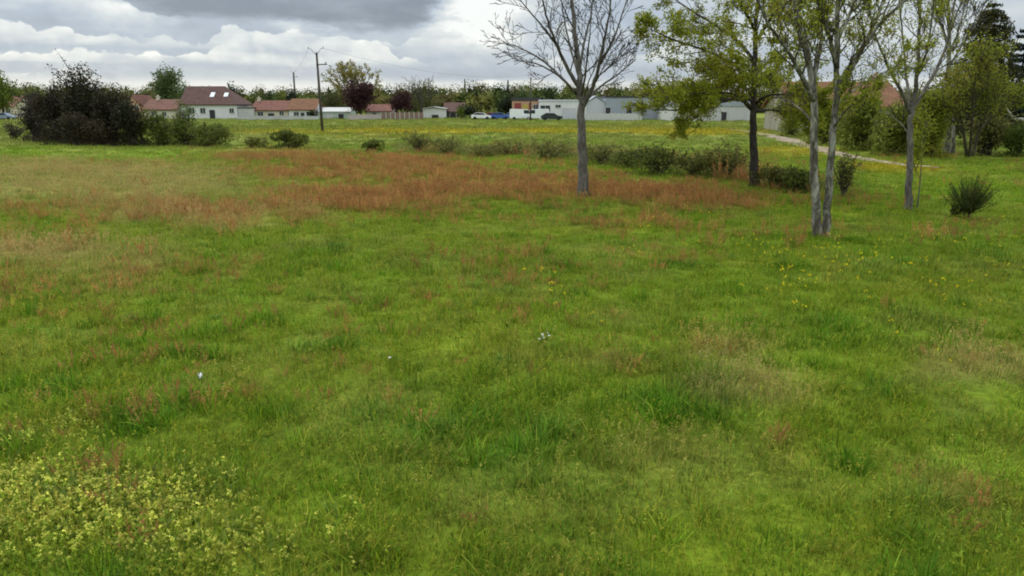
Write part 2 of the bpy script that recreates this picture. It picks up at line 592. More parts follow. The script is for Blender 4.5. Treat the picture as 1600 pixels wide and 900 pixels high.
def make_sorrel(name, coll, seed, n, h):
    P = Plant(seed); r = P.r
    for _ in range(n):
        a = r.uniform(0, 6.283); d = .13 * math.sqrt(r.random()); x, y = d * math.cos(a), d * math.sin(a)
        hh = h * r.uniform(.6, 1.2)
        k = r.uniform(.7, 1.3)
        col = r.choice([(.38 * k, .175 * k, .060 * k), (.41 * k, .21 * k, .075 * k), (.37 * k, .145 * k, .060 * k), (.37 * k, .24 * k, .07 * k)])
        t = P.blade(x, y, hh, .007, .35, a, col, 2)
        for q_ in range(6):
            f = q_ / 6
            P.blob((x + (t[0] - x) * (.45 + .55 * f), y + (t[1] - y) * (.45 + .55 * f), hh * (.45 + .52 * f)), .011, col, 2)
    for _ in range(n):
        a = r.uniform(0, 6.283); d = .14 * r.random()
        P.blade(d * math.cos(a), d * math.sin(a), r.uniform(.06, .16), .012, .7, a, (.12 * r.uniform(.6, 1.3), .15, .02), 2)
    return P.obj(name, coll)


def make_cress(name, coll, seed):
    """low pale yellow-green flowering weed"""
    P = Plant(seed); r = P.r
    for _ in range(14):
        a = r.uniform(0, 6.283); d = .16 * math.sqrt(r.random()); x, y = d * math.cos(a), d * math.sin(a)
        t = P.blade(x, y, r.uniform(.035, .10), .006, .4, a, (.17, .24, .03), 2)
        k = r.uniform(.6, 1.3)
        P.blob(t, .0058, (.62 * k, .62 * k, .12 * k), 6)
        P.blob((t[0], t[1], t[2] * .55), .009, (.29 * k, .37 * k, .04 * k), 5)
    for _ in range(8):
        a = r.uniform(0, 6.283); d = .16 * r.random()
        P.blade(d * math.cos(a), d * math.sin(a), r.uniform(.05, .12), .016, .8, a, (.13, .19, .03), 2)
    return P.obj(name, coll)


def make_dock(name, coll, seed):
    """broad-leaved weed rosette"""
    P = Plant(seed); r = P.r
    for _ in range(11):
        a = r.uniform(0, 6.283); k = r.uniform(.6, 1.3)
        P.blade(0.02 * math.cos(a), .02 * math.sin(a), r.uniform(.07, .15), r.uniform(.025, .045), r.uniform(.7, 1.5), a, (.10 * k, .19 * k, .022 * k), 4)
    return P.obj(name, coll)


def make_buttercup(name, coll, seed, h, n):
    P = Plant(seed); r = P.r
    for _ in range(n):
        a = r.uniform(0, 6.283); d = .1 * r.random()
        t = P.blade(d * math.cos(a), d * math.sin(a), h * r.uniform(.7, 1.1), .004, .3, a, (.1, .17, .02), 2)
        P.blob(t, .013, (.72, .58, .02), 4)
    return P.obj(name, coll)


plants = bpy.data.collections.new('meadow_plants')     # not linked to the scene
KINDS_T = []
n_fine = 5
for k in range(n_fine):
    tuft('plant_a%02d' % k, plants, 100 + k, 27, .05, .16, .14, .0075, .85, .16, 3, 2 if k % 2 else 0)
n_tall = 3
for k in range(n_tall):
    tuft('plant_b%02d' % k, plants, 200 + k, 38, .08, .21, .12, .009, .7, .05)
n_sor = 3
for k in range(n_sor):
    make_sorrel('plant_c%02d' % k, plants, 300 + k, 13, .24)
n_cre = 3
for k in range(n_cre):
    make_cress('plant_d%02d' % k, plants, 400 + k)
n_dry = 2
for k in range(n_dry):
    tuft('plant_e%02d' % k, plants, 500 + k, 16, .08, .22, .14, .005, .8, .75, 3, 9)
n_dock = 2
for k in range(n_dock):
    make_dock('plant_f%02d' % k, plants, 600 + k)
n_far = 3
for k in range(n_far):
    tuft('plant_g%02d' % k, plants, 700 + k, 42, .10, .26, .42, .022, .7, .1, 2)
O_FINE = 0; O_TALL = n_fine; O_SOR = O_TALL + n_tall; O_CRE = O_SOR + n_sor; O_DRY = O_CRE + n_cre; O_DOCK = O_DRY + n_dry; O_FAR = O_DOCK + n_dock

flowers = bpy.data.collections.new('meadow_flowers')
for k in range(3):
    make_buttercup('flower_a%02d' % k, flowers, 800 + k, .30, 2)


def scatter(rng, d0, d1, dens, half=R(43)):
    n = int(half * (d1 * d1 - d0 * d0) * dens)
    d = np.sqrt(rng.uniform(d0 * d0, d1 * d1, n)); a = rng.uniform(-half, half, n)
    return d * np.sin(a), d * np.cos(a)


def stuff_instances(name, label, cat, pts, kind_i, rot, scl, tint, coll):
    me = bpy.data.meshes.new(name)
    me.vertices.add(len(pts)); me.vertices.foreach_set('co', pts.astype(np.float32).ravel())
    for nm, ty, arr, key in (('kind_i', 'INT', kind_i.astype(np.int32), 'value'), ('rot', 'FLOAT_VECTOR', rot.astype(np.float32).ravel(), 'vector'),
                             ('scl', 'FLOAT_VECTOR', scl.astype(np.float32).ravel(), 'vector'),
                             ('tint', 'FLOAT_COLOR', np.concatenate([tint, np.ones((len(tint), 1))], 1).astype(np.float32).ravel(), 'color')):
        at = me.attributes.new(nm, ty, 'POINT'); at.data.foreach_set(key, arr)
    me.materials.append(MEADOW); me.update()
    o = bpy.data.objects.new(name, me); C.objects.link(o)
    o['kind'] = 'stuff'; o['label'] = label; o['category'] = cat
    ng = bpy.data.node_groups.new(name + '_scatter', 'GeometryNodeTree')
    ng.interface.new_socket('Geometry', in_out='INPUT', socket_type='NodeSocketGeometry')
    ng.interface.new_socket('Geometry', in_out='OUTPUT', socket_type='NodeSocketGeometry')
    gi = ng.nodes.new('NodeGroupInput'); go = ng.nodes.new('NodeGroupOutput')
    ci = ng.nodes.new('GeometryNodeCollectionInfo'); ci.inputs['Collection'].default_value = coll
    ci.inputs['Separate Children'].default_value = True; ci.inputs['Reset Children'].default_value = True
    iop = ng.nodes.new('GeometryNodeInstanceOnPoints'); iop.inputs['Pick Instance'].default_value = True

    def attr(nm, ty):
        n = ng.nodes.new('GeometryNodeInputNamedAttribute'); n.data_type = ty; n.inputs['Name'].default_value = nm
        return [s for s in n.outputs if s.enabled and s.name == 'Attribute'][0]
    ng.links.new(gi.outputs[0], iop.inputs['Points']); ng.links.new(ci.outputs[0], iop.inputs['Instance'])
    ng.links.new(attr('kind_i', 'INT'), iop.inputs['Instance Index'])
    ng.links.new(attr('rot', 'FLOAT_VECTOR'), iop.inputs['Rotation']); ng.links.new(attr('scl', 'FLOAT_VECTOR'), iop.inputs['Scale'])
    ng.links.new(iop.outputs[0], go.inputs[0])
    md = o.modifiers.new('scatter', 'NODES'); md.node_group = ng
    return o


def grow_meadow():
    rng = np.random.default_rng(5)
    X = []; Y = []; K = []; S = []; T = []
    for d0, d1, dens, far in ((1.6, 7, 150, 0), (7, 13, 105, 0), (13, 24, 66, 0), (24, 44, 26, 0), (24, 60, 3.0, 1), (60, 110, 1.3, 1), (110, 190, .35, 1)):
        x, y = scatter(rng, d0, d1, dens, R(60 if d1 < 14 else 50))
        keep = ~on_track(x, y); x, y = x[keep], y[keep]
        M = masks(x, y); n = len(x); d = np.hypot(x, y)
        tint = grass_tint(x, y, M)
        r = rng.random(n)
        gap = fbm(x / .35, y / .35, 71, 2)
        hn = fbm(x / 1.3, y / 1.3, 73, 3)
        s = (.70 + .38 * hn + .35 * (vnoise(x / .30, y / .30, 91) - .5)) * rng.uniform(.75, 1.25, n)
        if far:
            k = O_FAR + rng.integers(0, n_far, n)
            s = s * np.clip(d / 50, .85, 2.0)
            keep = np.ones(n, bool)
        else:
            k = O_FINE + rng.integers(0, n_fine, n)
            cl = vnoise(x / .30, y / .30, 91); lush = r < .04 + .5 * sstep(.74, .9, cl) + M['lush'] * .13
            k = np.where(lush, O_TALL + rng.integers(0, n_tall, n), k)
            r2 = rng.random(n)
            dry = r2 < .03 + M['straw'] * .40
            k = np.where(dry, O_DRY + rng.integers(0, n_dry, n), k)
            r3 = rng.random(n)
            pale = r3 < M['pale'] * .62
            k = np.where(pale, O_CRE + rng.integers(0, n_cre, n), k)
            r4 = rng.random(n)
            sor = r4 < M['sorrel'] * np.clip(d / 26, .3, .5) + .003 + .05 * sstep(.5, .7, fbm(x / 3 + 7, y / 3, 97, 4))
            k = np.where(sor, O_SOR + rng.integers(0, n_sor, n), k)
            dk = (d > 6.5) & (rng.random(n) < .001 + .008 * (fbm(x / 1.1, y / 1.1, 81, 2) > .66))
            k = np.where(dk, O_DOCK + rng.integers(0, n_dock, n), k)
            absol = pale | sor | dk
            tint[absol] = (np.array([1, 1, 1]) * rng.uniform(.75, 1.2, absol.sum())[:, None])
            s = np.where(pale, s * .9 + .2, s); s = np.where(sor, s * np.clip(d / 16, .6, 1), s)
            s = s * (1 + 1.7 * M['row'] + .12 * sstep(.52, .68, fbm(x / 2.1 + 40, y / 2.1, 59, 4)))
            keep = rng.random(n) < .55 + .9 * gap
        tint = tint * rng.uniform(.74, 1.26, n)[:, None]
        X.append(x[keep]); Y.append(y[keep]); K.append(k[keep]); S.append(s[keep]); T.append(tint[keep])
    x = np.concatenate(X); y = np.concatenate(Y); k = np.concatenate(K); s = np.concatenate(S); t = np.concatenate(T)
    n = len(x)
    pts = np.stack([x, y, hgt(x, y)], 1)
    rot = np.stack([rng.normal(0, .1, n), rng.normal(0, .1, n), rng.uniform(0, 6.283, n)], 1)
    scl = np.stack([s, s, s * rng.uniform(.8, 1.2, n)], 1)
    stuff_instances('meadow_grass', 'rough green meadow grass with patches of red sorrel and dry stalks', 'grass', pts, k, rot, scl, t, plants)
    # buttercups
    X = []; Y = []
    for d0, d1, dens in ((3, 14, 7.0), (14, 36, 3.2)):
        x, y = scatter(rng, d0, d1, dens, R(40)); M = masks(x, y)
        kp = rng.random(len(x)) < M['flower'] * 1.0 + .0015
        X.append(x[kp]); Y.append(y[kp])
    for d0, d1, dens in ((30, 130, .9),):
        x, y = scatter(rng, d0, d1, dens, R(40)); M = masks(x, y)
        kp = (rng.random(len(x)) < M['yband'] * .8) & ~on_track(x, y)
        X.append(x[kp]); Y.append(y[kp])
    x = np.concatenate(X); y = np.concatenate(Y); n = len(x); d = np.hypot(x, y)
    pts = np.stack([x, y, hgt(x, y)], 1)
    s = rng.uniform(.7, 1.2, n) * np.clip(d / 25, 1, 2.2)
    rot = np.stack([rng.normal(0, .12, n), rng.normal(0, .12, n), rng.uniform(0, 6.283, n)], 1)
    stuff_instances('meadow_flowers', 'small yellow buttercups scattered through the grass', 'flowers', pts, rng.integers(0, 3, n), rot,
                    np.stack([s, s, np.minimum(s, 1.3)], 1), np.ones((n, 3)) * rng.uniform(.8, 1.1, n)[:, None], flowers)


grow_meadow()

# ------------------------------------------------------------------ trees
def unit(a):
    a = np.asarray(a, float); return a / (np.linalg.norm(a) + 1e-9)


def swing(d, ang, az):
    """direction d tilted by ang around azimuth az"""
    d = unit(d)
    a = np.cross(d, [0, 0, 1.0]) if abs(d[2]) < .95 else np.cross(d, [1.0, 0, 0])
    a = unit(a); b = np.cross(d, a)
    return unit(d * math.cos(ang) + (a * math.cos(az) + b * math.sin(az)) * math.sin(ang))


def grow(T, rng, p, d, Ln, r, lvl, tips, P):
    n = 5 if lvl == 0 else 4 if lvl == 1 else 3
    pts = [np.asarray(p, float)]; rad = [r]; d = unit(np.array([d[0], d[1], d[2] * P.get('flat', 1.0)]))
    for i in range(n):
        d = unit(d + np.array([rng.gauss(0, P['wig']), rng.gauss(0, P['wig']), rng.gauss(0, P['wig']) + P['up']]))
        pts.append(pts[-1] + d * Ln / n); rad.append(max(P['rmin'], r * (1 - .8 * (i + 1) / n)))
    T.tube(pts, rad, 5 if r > .03 else 3, False)
    if lvl >= P['max']:
        tips += pts[1:]
        return
    tips += pts[-2:]
    k = P['kids'][lvl]
    for j in range(k):
        f = P['from'] + (1 - P['from']) * (j + rng.random()) / k
        x = f * n; i = min(n - 1, int(x)); t = x - i
        q = pts[i] * (1 - t) + pts[i + 1] * t
        dd = swing(pts[i + 1] - pts[i], R(rng.uniform(*P['ang'])), rng.uniform(0, 6.283))
        grow(T, rng, q, dd, Ln * P['ratio'] * rng.uniform(.7, 1.2) * (1.15 - .5 * f), max(P['rmin'], r * .5 * (1 - .5 * f)), lvl + 1, tips, P)


def px_tree(name, label, base, limbs, bark, twig_mat, leaf, P, seed, group=None, cat='tree', flare=1.5):
    """limbs: (points [(u, v, depth)], radius at start, radius at end, twig start fraction, twig count, twig length)"""
    rng = random.Random(seed); nr = np.random.default_rng(seed)
    g = gp(*base); Y = g[1]
    root = thing(name, label, cat, tuple(g), group)
    T = Tubes(); B = Tubes(); tips = []
    for li, (pp, r0, r1, f0, cnt, tl_) in enumerate(limbs):
        P3 = [atY(u, v, Y + dy) for u, v, dy in pp]
        if li in P.get('stems', (0,)):
            P3[0] = np.array([P3[0][0], P3[0][1], g[2] - .12])
        rr = [r0 + (r1 - r0) * (i / (len(P3) - 1)) ** .8 for i in range(len(P3))]
        pts, rad = smooth_line(P3, rr, 4, r0 * .10, rng)
        if li in P.get('stems', (0,)):
            for i in range(min(3, len(rad))): rad[i] *= (flare, 1.12, 1.03)[i]
        T.tube(pts, rad, 12 if r0 > .1 else 8 if r0 > .045 else 6)
        tips.append(pts[-1])
        n = len(pts)
        for c in range(cnt):
            f = f0 + (1 - f0) * (c + rng.random()) / cnt
            x = f * (n - 1); i = min(n - 2, int(x)); t = x - i
            q = pts[i] * (1 - t) + pts[i + 1] * t
            dd = swing(pts[i + 1] - pts[i], R(rng.uniform(*P['ang'])), rng.uniform(0, 6.283))
            dd = unit(dd + np.array([0, 0, P['lift']]))
            grow(B, rng, q, dd, tl_ * rng.uniform(.6, 1.25) * (1.2 - .6 * f), max(P['rmin'], min(rad[i] * .45, P['rtwig'])), 0, tips, P)
    T.obj('trunk', bark, root, g)
    B.obj('branches', twig_mat, root, g)
    if leaf:
        lm, per, sig, s0, s1, thin = leaf
        tp_ = np.array(tips)
        if thin < 1: tp_ = tp_[nr.random(len(tp_)) < thin]
        # leaves come in clumps: some twigs are fuller than others
        w = np.clip(vnoise(tp_[:, 0] / .6 + 5, tp_[:, 2] / .6 + tp_[:, 1] / .9, seed) * 1.9 - .25, .05, 1.4)
        cntl = nr.poisson(per * w)
        pos = np.repeat(tp_, cntl, axis=0)
        pos = pos + nr.normal(0, sig, pos.shape)
        v_, f_ = leaf_arrays(pos, nr.uniform(s0, s1, len(pos)), nr, .6)
        mesh_obj('crown', v_ - g, f_, lm, root)
    return root


bark_grey = mat_bark('grey_bark_with_lichen', (.05, .044, .036), (.150, .134, .112), (.20, .198, .16), .36, 5)
bark_pale = mat_bark('mottled_lichen_bark', (.038, .032, .025), (.130, .114, .086), (.34, .335, .27), .60, 8)
bark_dark = mat_bark('dark_oak_bark', (.022, .018, .015), (.07, .058, .048), (.12, .12, .09), .15, 5)
bark_twig = mat_bark('greenish_twig_bark', (.03, .027, .016), (.085, .075, .043), (.12, .12, .06), .3, 6)
bark_twig_grey = mat_bark('grey_twig_bark', (.03, .027, .022), (.075, .067, .053), (.11, .11, .08), .3, 6)
leaf_oak = mat_leaf('young_oak_leaves', [(.12, .15, .010), (.22, .26, .016), (.32, .34, .035), (.24, .19, .03)], .5, .9)
leaf_bud = mat_leaf('opening_buds', [(.10, .10, .025), (.17, .18, .04), (.22, .20, .06)], .4, .8)
leaf_willow = mat_leaf('young_willow_leaves', [(.10, .13, .014), (.20, .235, .022), (.28, .29, .036), (.22, .16, .04)], .5, .5)
leaf_thicket = mat_leaf('thicket_leaves', [(.07, .10, .014), (.15, .185, .024), (.23, .25, .04), (.19, .15, .05)], .35, .6)

# the bare tree that stands in the sorrel
Pb = dict(max=2, kids=(5, 2), ang=(28, 52), ratio=.52, up=.06, wig=.10, lift=.25, rmin=.0075, rtwig=.03, **{'from': .2})
px_tree('bare_tree', 'leafless young tree with fanned grey limbs standing in the red sorrel patch', (912, 306), [
    ([(912, 306, 0), (911, 260, 0), (909, 215, 0), (908, 170, 0), (906, 130, 0), (902, 90, .1), (898, 50, .2), (893, 0, .3), (888, -60, .4), (885, -130, .5)], .165, .02, .34, 7, 1.5),
    ([(907, 140, 0), (893, 118, -.1), (876, 85, -.3), (862, 50, -.5), (850, 12, -.8), (838, -50, -1.0)], .07, .015, .2, 8, 1.35),
    ([(903, 150, 0), (880, 124, .3), (850, 96, .8), (815, 76, 1.2), (786, 66, 1.6)], .05, .010, .25, 8, 1.2),
    ([(868, 68, -.4), (848, 42, -.7), (826, 16, -1.1), (800, -16, -1.4)], .035, .010, .15, 6, 1.0),
    ([(910, 168, 0), (923, 142, -.3), (934, 108, -.7), (943, 68, -1.0), (952, 20, -1.3), (958, -50, -1.6)], .075, .015, .2, 9, 1.35),
    ([(912, 160, 0), (940, 134, .4), (966, 116, .9), (994, 92, 1.4)], .05, .010, .3, 7, 1.1),
    ([(938, 100, -.8), (958, 62, -.9), (972, 22, -.8), (988, -30, -.8)], .042, .010, .15, 6, 1.1),
    ([(906, 104, .1), (914, 62, .6), (924, 20, 1.0), (932, -40, 1.4)], .045, .010, .15, 7, 1.1),
    ([(900, 145, 0), (872, 118, -.8), (840, 100, -1.6), (812, 96, -2.2)], .04, .008, .3, 6, 1.0),
    ([(944, 112, .3), (966, 88, .9), (992, 58, 1.5)], .03, .008, .15, 5, .9),
    ([(905, 120, 0), (890, 70, .9), (880, 20, 1.5), (872, -40, 2.0)], .04, .010, .15, 7, 1.1),
    ([(908, 150, 0), (914, 120, -1.0), (920, 70, -2.0), (925, 20, -2.6)], .04, .010, .25, 6, 1.0),
], bark_grey, bark_twig_grey, (leaf_bud, .35, .03, .02, .04, .5), Pb, 11)

# the dark trunked oak
Po = dict(max=2, kids=(6, 4), ang=(30, 65), ratio=.55, up=.015, wig=.14, lift=.05, flat=.55, rmin=.007, rtwig=.035, **{'from': .2})
px_tree('oak_tree', 'dark trunked oak opening yellow green leaves with long low spreading branches', (1178, 291), [
    ([(1178, 291, 0), (1178, 250, 0), (1177, 210, 0), (1177, 170, 0), (1178, 120, 0), (1181, 60, .1), (1184, 0, .2), (1190, -80, .3), (1192, -150, .3)], .158, .035, .5, 10, 1.9),
    ([(1174, 170, 0), (1158, 156, -.2), (1132, 158, -.5), (1098, 168, -.8), (1060, 172, -1.0), (1020, 172, -1.2)], .075, .014, .25, 15, 1.3),
    ([(1175, 148, 0), (1148, 126, .5), (1112, 122, 1.1), (1070, 138, 1.6), (1020, 150, 2.0)], .06, .012, .25, 14, 1.3),
    ([(1177, 132, 0), (1146, 100, -.5), (1100, 78, -1.2), (1052, 62, -1.7), (1008, 42, -2.1)], .07, .013, .25, 15, 1.4),
    ([(1179, 96, 0), (1150, 62, .6), (1106, 32, 1.3), (1062, 4, 2.0), (1030, -30, 2.4)], .06, .013, .2, 14, 1.4),
    ([(1182, 52, 0), (1158, 8, -.8), (1124, -36, -1.4), (1090, -80, -2)], .06, .014, .15, 12, 1.5),
    ([(1180, 174, 0), (1208, 172, .3), (1238, 178, .6), (1262, 196, .9)], .05, .012, .2, 10, 1.1),
    ([(1180, 162, 0), (1204, 148, -.6), (1248, 150, -1.1), (1296, 156, -1.6)], .05, .012, .25, 10, 1.2),
    ([(1182, 112, 0), (1216, 84, .8), (1248, 56, 1.5), (1270, 16, 2.1)], .06, .013, .2, 12, 1.4),
    ([(1184, 62, 0), (1208, 22, -.6), (1232, -20, -1.0), (1250, -70, -1.5)], .06, .014, .2, 12, 1.4),
    ([(1178, 150, 0), (1176, 128, -1.4), (1168, 100, -2.8)], .06, .012, .2, 12, 1.4),
    ([(1178, 140, 0), (1185, 124, 1.4), (1192, 108, 2.9)], .06, .012, .2, 10, 1.4),
    ([(1176, 158, 0), (1140, 146, -1.3), (1090, 146, -2.4), (1050, 152, -3.0)], .05, .012, .25, 12, 1.2),
], bark_dark, bark_twig, (leaf_oak, 5.2, .065, .05, .105, 1), Po, 23)

# the twin stemmed tree, nearest
Pt = dict(max=2, kids=(5, 4), ang=(25, 50), ratio=.5, up=.06, wig=.12, lift=.2, rmin=.006, rtwig=.022, stems=(0, 1), **{'from': .2})
px_tree('twin_stemmed_tree', 'nearest tree with two lichen covered stems rising from one base', (1283, 370), [
    ([(1279, 370, 0), (1275, 310, 0), (1271, 240, 0), (1273, 180, 0), (1268, 120, .05), (1256, 60, .1), (1241, 0, .2), (1228, -60, .3), (1220, -120, .3)], .098, .036, .42, 8, 1.1),
    ([(1290, 370, .06), (1293, 310, .05), (1299, 240, 0), (1305, 170, 0), (1308, 110, 0), (1309, 40, 0), (1311, -40, 0), (1312, -110, 0)], .088, .036, .4, 9, 1.1),
    ([(1308, 150, 0), (1326, 116, -.1), (1350, 72, -.3), (1380, 32, -.5), (1424, -10, -.7), (1450, -60, -.9)], .058, .015, .2, 10, 1.0),
    ([(1309, 132, 0), (1338, 88, .3), (1366, 38, .6), (1386, -20, .9), (1400, -80, 1.1)], .054, .015, .2, 9, 1.0),
    ([(1307, 165, 0), (1335, 140, .5), (1372, 118, 1.0), (1405, 100, 1.4), (1436, 82, 1.8)], .03, .008, .25, 8, .7),
    ([(1272, 158, 0), (1252, 118, -.3), (1228, 76, -.6), (1200, 36, -.9), (1180, -10, -1.1)], .055, .014, .2, 10, 1.0),
    ([(1270, 130, 0), (1282, 70, .4), (1286, 10, .7), (1290, -60, 1.0)], .05, .015, .2, 8, .9),
    ([(1308, 106, 0), (1296, 58, -.3), (1280, 12, -.6), (1268, -50, -.9)], .05, .014, .2, 8, .9),
    ([(1272, 195, 0), (1256, 176, .3), (1236, 160, .7), (1210, 150, 1.1)], .026, .008, .3, 8, .7),
    ([(1303, 200, 0), (1318, 176, -.4), (1338, 160, -.8), (1352, 150, -1.1)], .026, .008, .3, 7, .7),
    ([(1309, 60, 0), (1330, 16, .2), (1346, -30, .3)], .05, .015, .2, 7, .9),
    ([(1258, 70, .1), (1236, 30, .5), (1210, -10, .8)], .045, .012, .2, 7, .9),
], bark_pale, bark_twig, (leaf_oak, 2.6, .05, .03, .065, 1), Pt, 37)

# slim tree
Ps = dict(max=2, kids=(5, 3), ang=(22, 48), ratio=.5, up=.08, wig=.10, lift=.2, rmin=.006, rtwig=.018, stems=(0, 5), **{'from': .2})
px_tree('slim_grey_tree', 'slim grey tree forking into three thin upright limbs beside a sapling stem', (1420, 328), [
    ([(1420, 328, 0), (1420, 290, 0), (1422, 240, 0), (1423, 190, 0), (1427, 160, 0), (1434, 110, 0), (1436, 50, .1), (1437, -10, .2), (1439, -80, .2)], .098, .024, .45, 12, .9),
    ([(1423, 178, 0), (1408, 142, -.2), (1392, 114, -.4), (1379, 84, -.6), (1366, 50, -.8), (1356, 10, -1)], .05, .012, .2, 10, .9),
    ([(1426, 170, 0), (1448, 134, .3), (1468, 98, .6), (1482, 56, .8), (1492, 0, 1.0), (1498, -50, 1.2)], .055, .014, .2, 11, .9),
    ([(1423, 165, 0), (1416, 120, .5), (1412, 70, .8), (1406, 10, 1.0), (1402, -50, 1.2)], .045, .012, .2, 9, .9),
    ([(1432, 120, 0), (1448, 80, -.5), (1456, 30, -.8), (1462, -30, -1)], .04, .012, .2, 8, .9),
    ([(1434, 324, .3), (1438, 280, .3), (1442, 230, .35), (1446, 190, .4)], .02, .008, .3, 8, .5),
    ([(1422, 215, 0), (1410, 195, .3), (1394, 182, .7)], .02, .007, .3, 6, .6),
], bark_grey, bark_twig, (leaf_oak, 2.0, .06, .035, .075, 1), Ps, 41)

# tall slender pair of trunks further back
Pf = dict(max=2, kids=(5, 3), ang=(20, 45), ratio=.5, up=.10, wig=.09, lift=.3, rmin=.012, rtwig=.035, stems=(0,), **{'from': .2})
px_tree('tall_slender_tree', 'tall pale slender trunk rising above the thicket to a thin upswept crown', (1479, 243), [
    ([(1479, 243, 0), (1480, 200, 0), (1481, 140, 0), (1483, 90, 0), (1483, 40, 0), (1481, 0, 0), (1480, -60, 0)], .17, .05, .5, 10, 2.4),
    ([(1483, 84, 0), (1494, 58, .4), (1504, 24, .8), (1512, -20, 1)], .07, .02, .2, 9, 1.7),
    ([(1483, 104, 0), (1504, 70, -.5), (1526, 34, -1), (1546, -10, -1.4)], .06, .02, .2, 10, 1.7),
    ([(1482, 66, 0), (1468, 34, .5), (1458, -10, 1)], .06, .02, .2, 8, 1.5),
    ([(1483, 54, 0), (1500, 8, .5), (1520, -30, 1)], .06, .02, .2, 8, 1.5),
], bark_pale, bark_twig, (leaf_oak, .6, .12, .06, .11, .7), Pf, 53)
px_tree('birch_pole', 'thin pale birch stem standing close beside the tall slender trunk', (1489, 241), [
    ([(1489, 241, 0), (1490, 200, 0), (1489, 150, .1), (1492, 110, .2)], .12, .03, .5, 9, 1.1),
], bark_pale, bark_twig, (leaf_oak, .8, .12, .06, .11, .7), Pf, 59)


# ------------------------------------------------------------------ conifers
def conifer(name, label, base, top_v, half_u, needle, seed, rows=26, start=.12, droop=.25, dens=1.0, nsize=.2, cat='conifer', group=None, per=26):
    rng = random.Random(seed); nr = np.random.default_rng(seed)
    g = gp(*base)
    H = atY(base[0], top_v, g[1])[2] - g[2]
    W = half_u * g[1] / FPX
    root = thing(name, label, cat, tuple(g), group)
    T = Tubes()
    T.tube([(0, 0, -.1), (0, 0, H * .3), (0, 0, H * .7), (0, 0, H * .98)], [H * .022, H * .017, H * .009, H * .002], 9)
    pos = []
    for i in range(rows):
        f = start + (1 - start) * (i + rng.random() * .6) / rows
        wl = W * (1 - f) ** .62 * rng.uniform(.7, 1.12) + W * .05
        if f < .3: wl *= .75 + .8 * f
        k = rng.randint(5, 7)
        a0 = rng.uniform(0, 6.283)
        for j in range(k):
            a = a0 + 6.283 * j / k + rng.gauss(0, .2)
            ln = wl * rng.uniform(.75, 1.15)
            p = np.array([0, 0, H * f]); pts = [p]; d = np.array([math.cos(a), math.sin(a), .15])
            for s in range(4):
                d = unit(d + np.array([0, 0, -droop * .5 + (.22 if s == 3 else 0)])); p = p + d * ln / 4; pts.append(p)
            T.tube(pts, [H * .004, H * .003, H * .0025, H * .002, H * .001], 3, False)
            m = int(per * dens * (ln / max(W, .1)) + 4)
            for _ in range(m):
                t = rng.random() ** .7 * 3.999; ix = int(t); q = pts[ix] + (pts[ix + 1] - pts[ix]) * (t - ix)
                side = np.array([-math.sin(a), math.cos(a), 0]) * rng.gauss(0, .13 * ln + .03)
                pos.append(q + side + np.array([rng.gauss(0, .04), rng.gauss(0, .04), -abs(rng.gauss(0, .10 * droop * 3 * ln ** .5))]))
    T.obj('trunk', bark_dark, root)
    pos = np.array(pos)
    v_, f_ = leaf_arrays(pos, nr.uniform(nsize * .6, nsize * 1.4, len(pos)), nr, .32)
    mesh_obj('crown', v_, f_, needle, root)
    return root


needle_dark = mat_leaf('dark_spruce_needles', [(.014, .022, .008), (.032, .042, .012), (.06, .06, .018), (.075, .06, .022)], .15, .7)
needle_blue = mat_leaf('blue_cedar_needles', [(.007, .014, .014), (.014, .026, .026), (.026, .042, .038)], .15, .7)
conifer('spruce_tree', 'tall dark spruce with drooping brown green boughs behind the willow', (1522, 226), 4, 92, needle_dark, 5, 34, .12, .3, 1.5, .30, per=70)
conifer('cedar_tree', 'blue black cedar with flat level boughs beyond the spruce', (1580, 222), 44, 60, needle_blue, 6, 18, .12, .12, 1.8, .36, per=64)


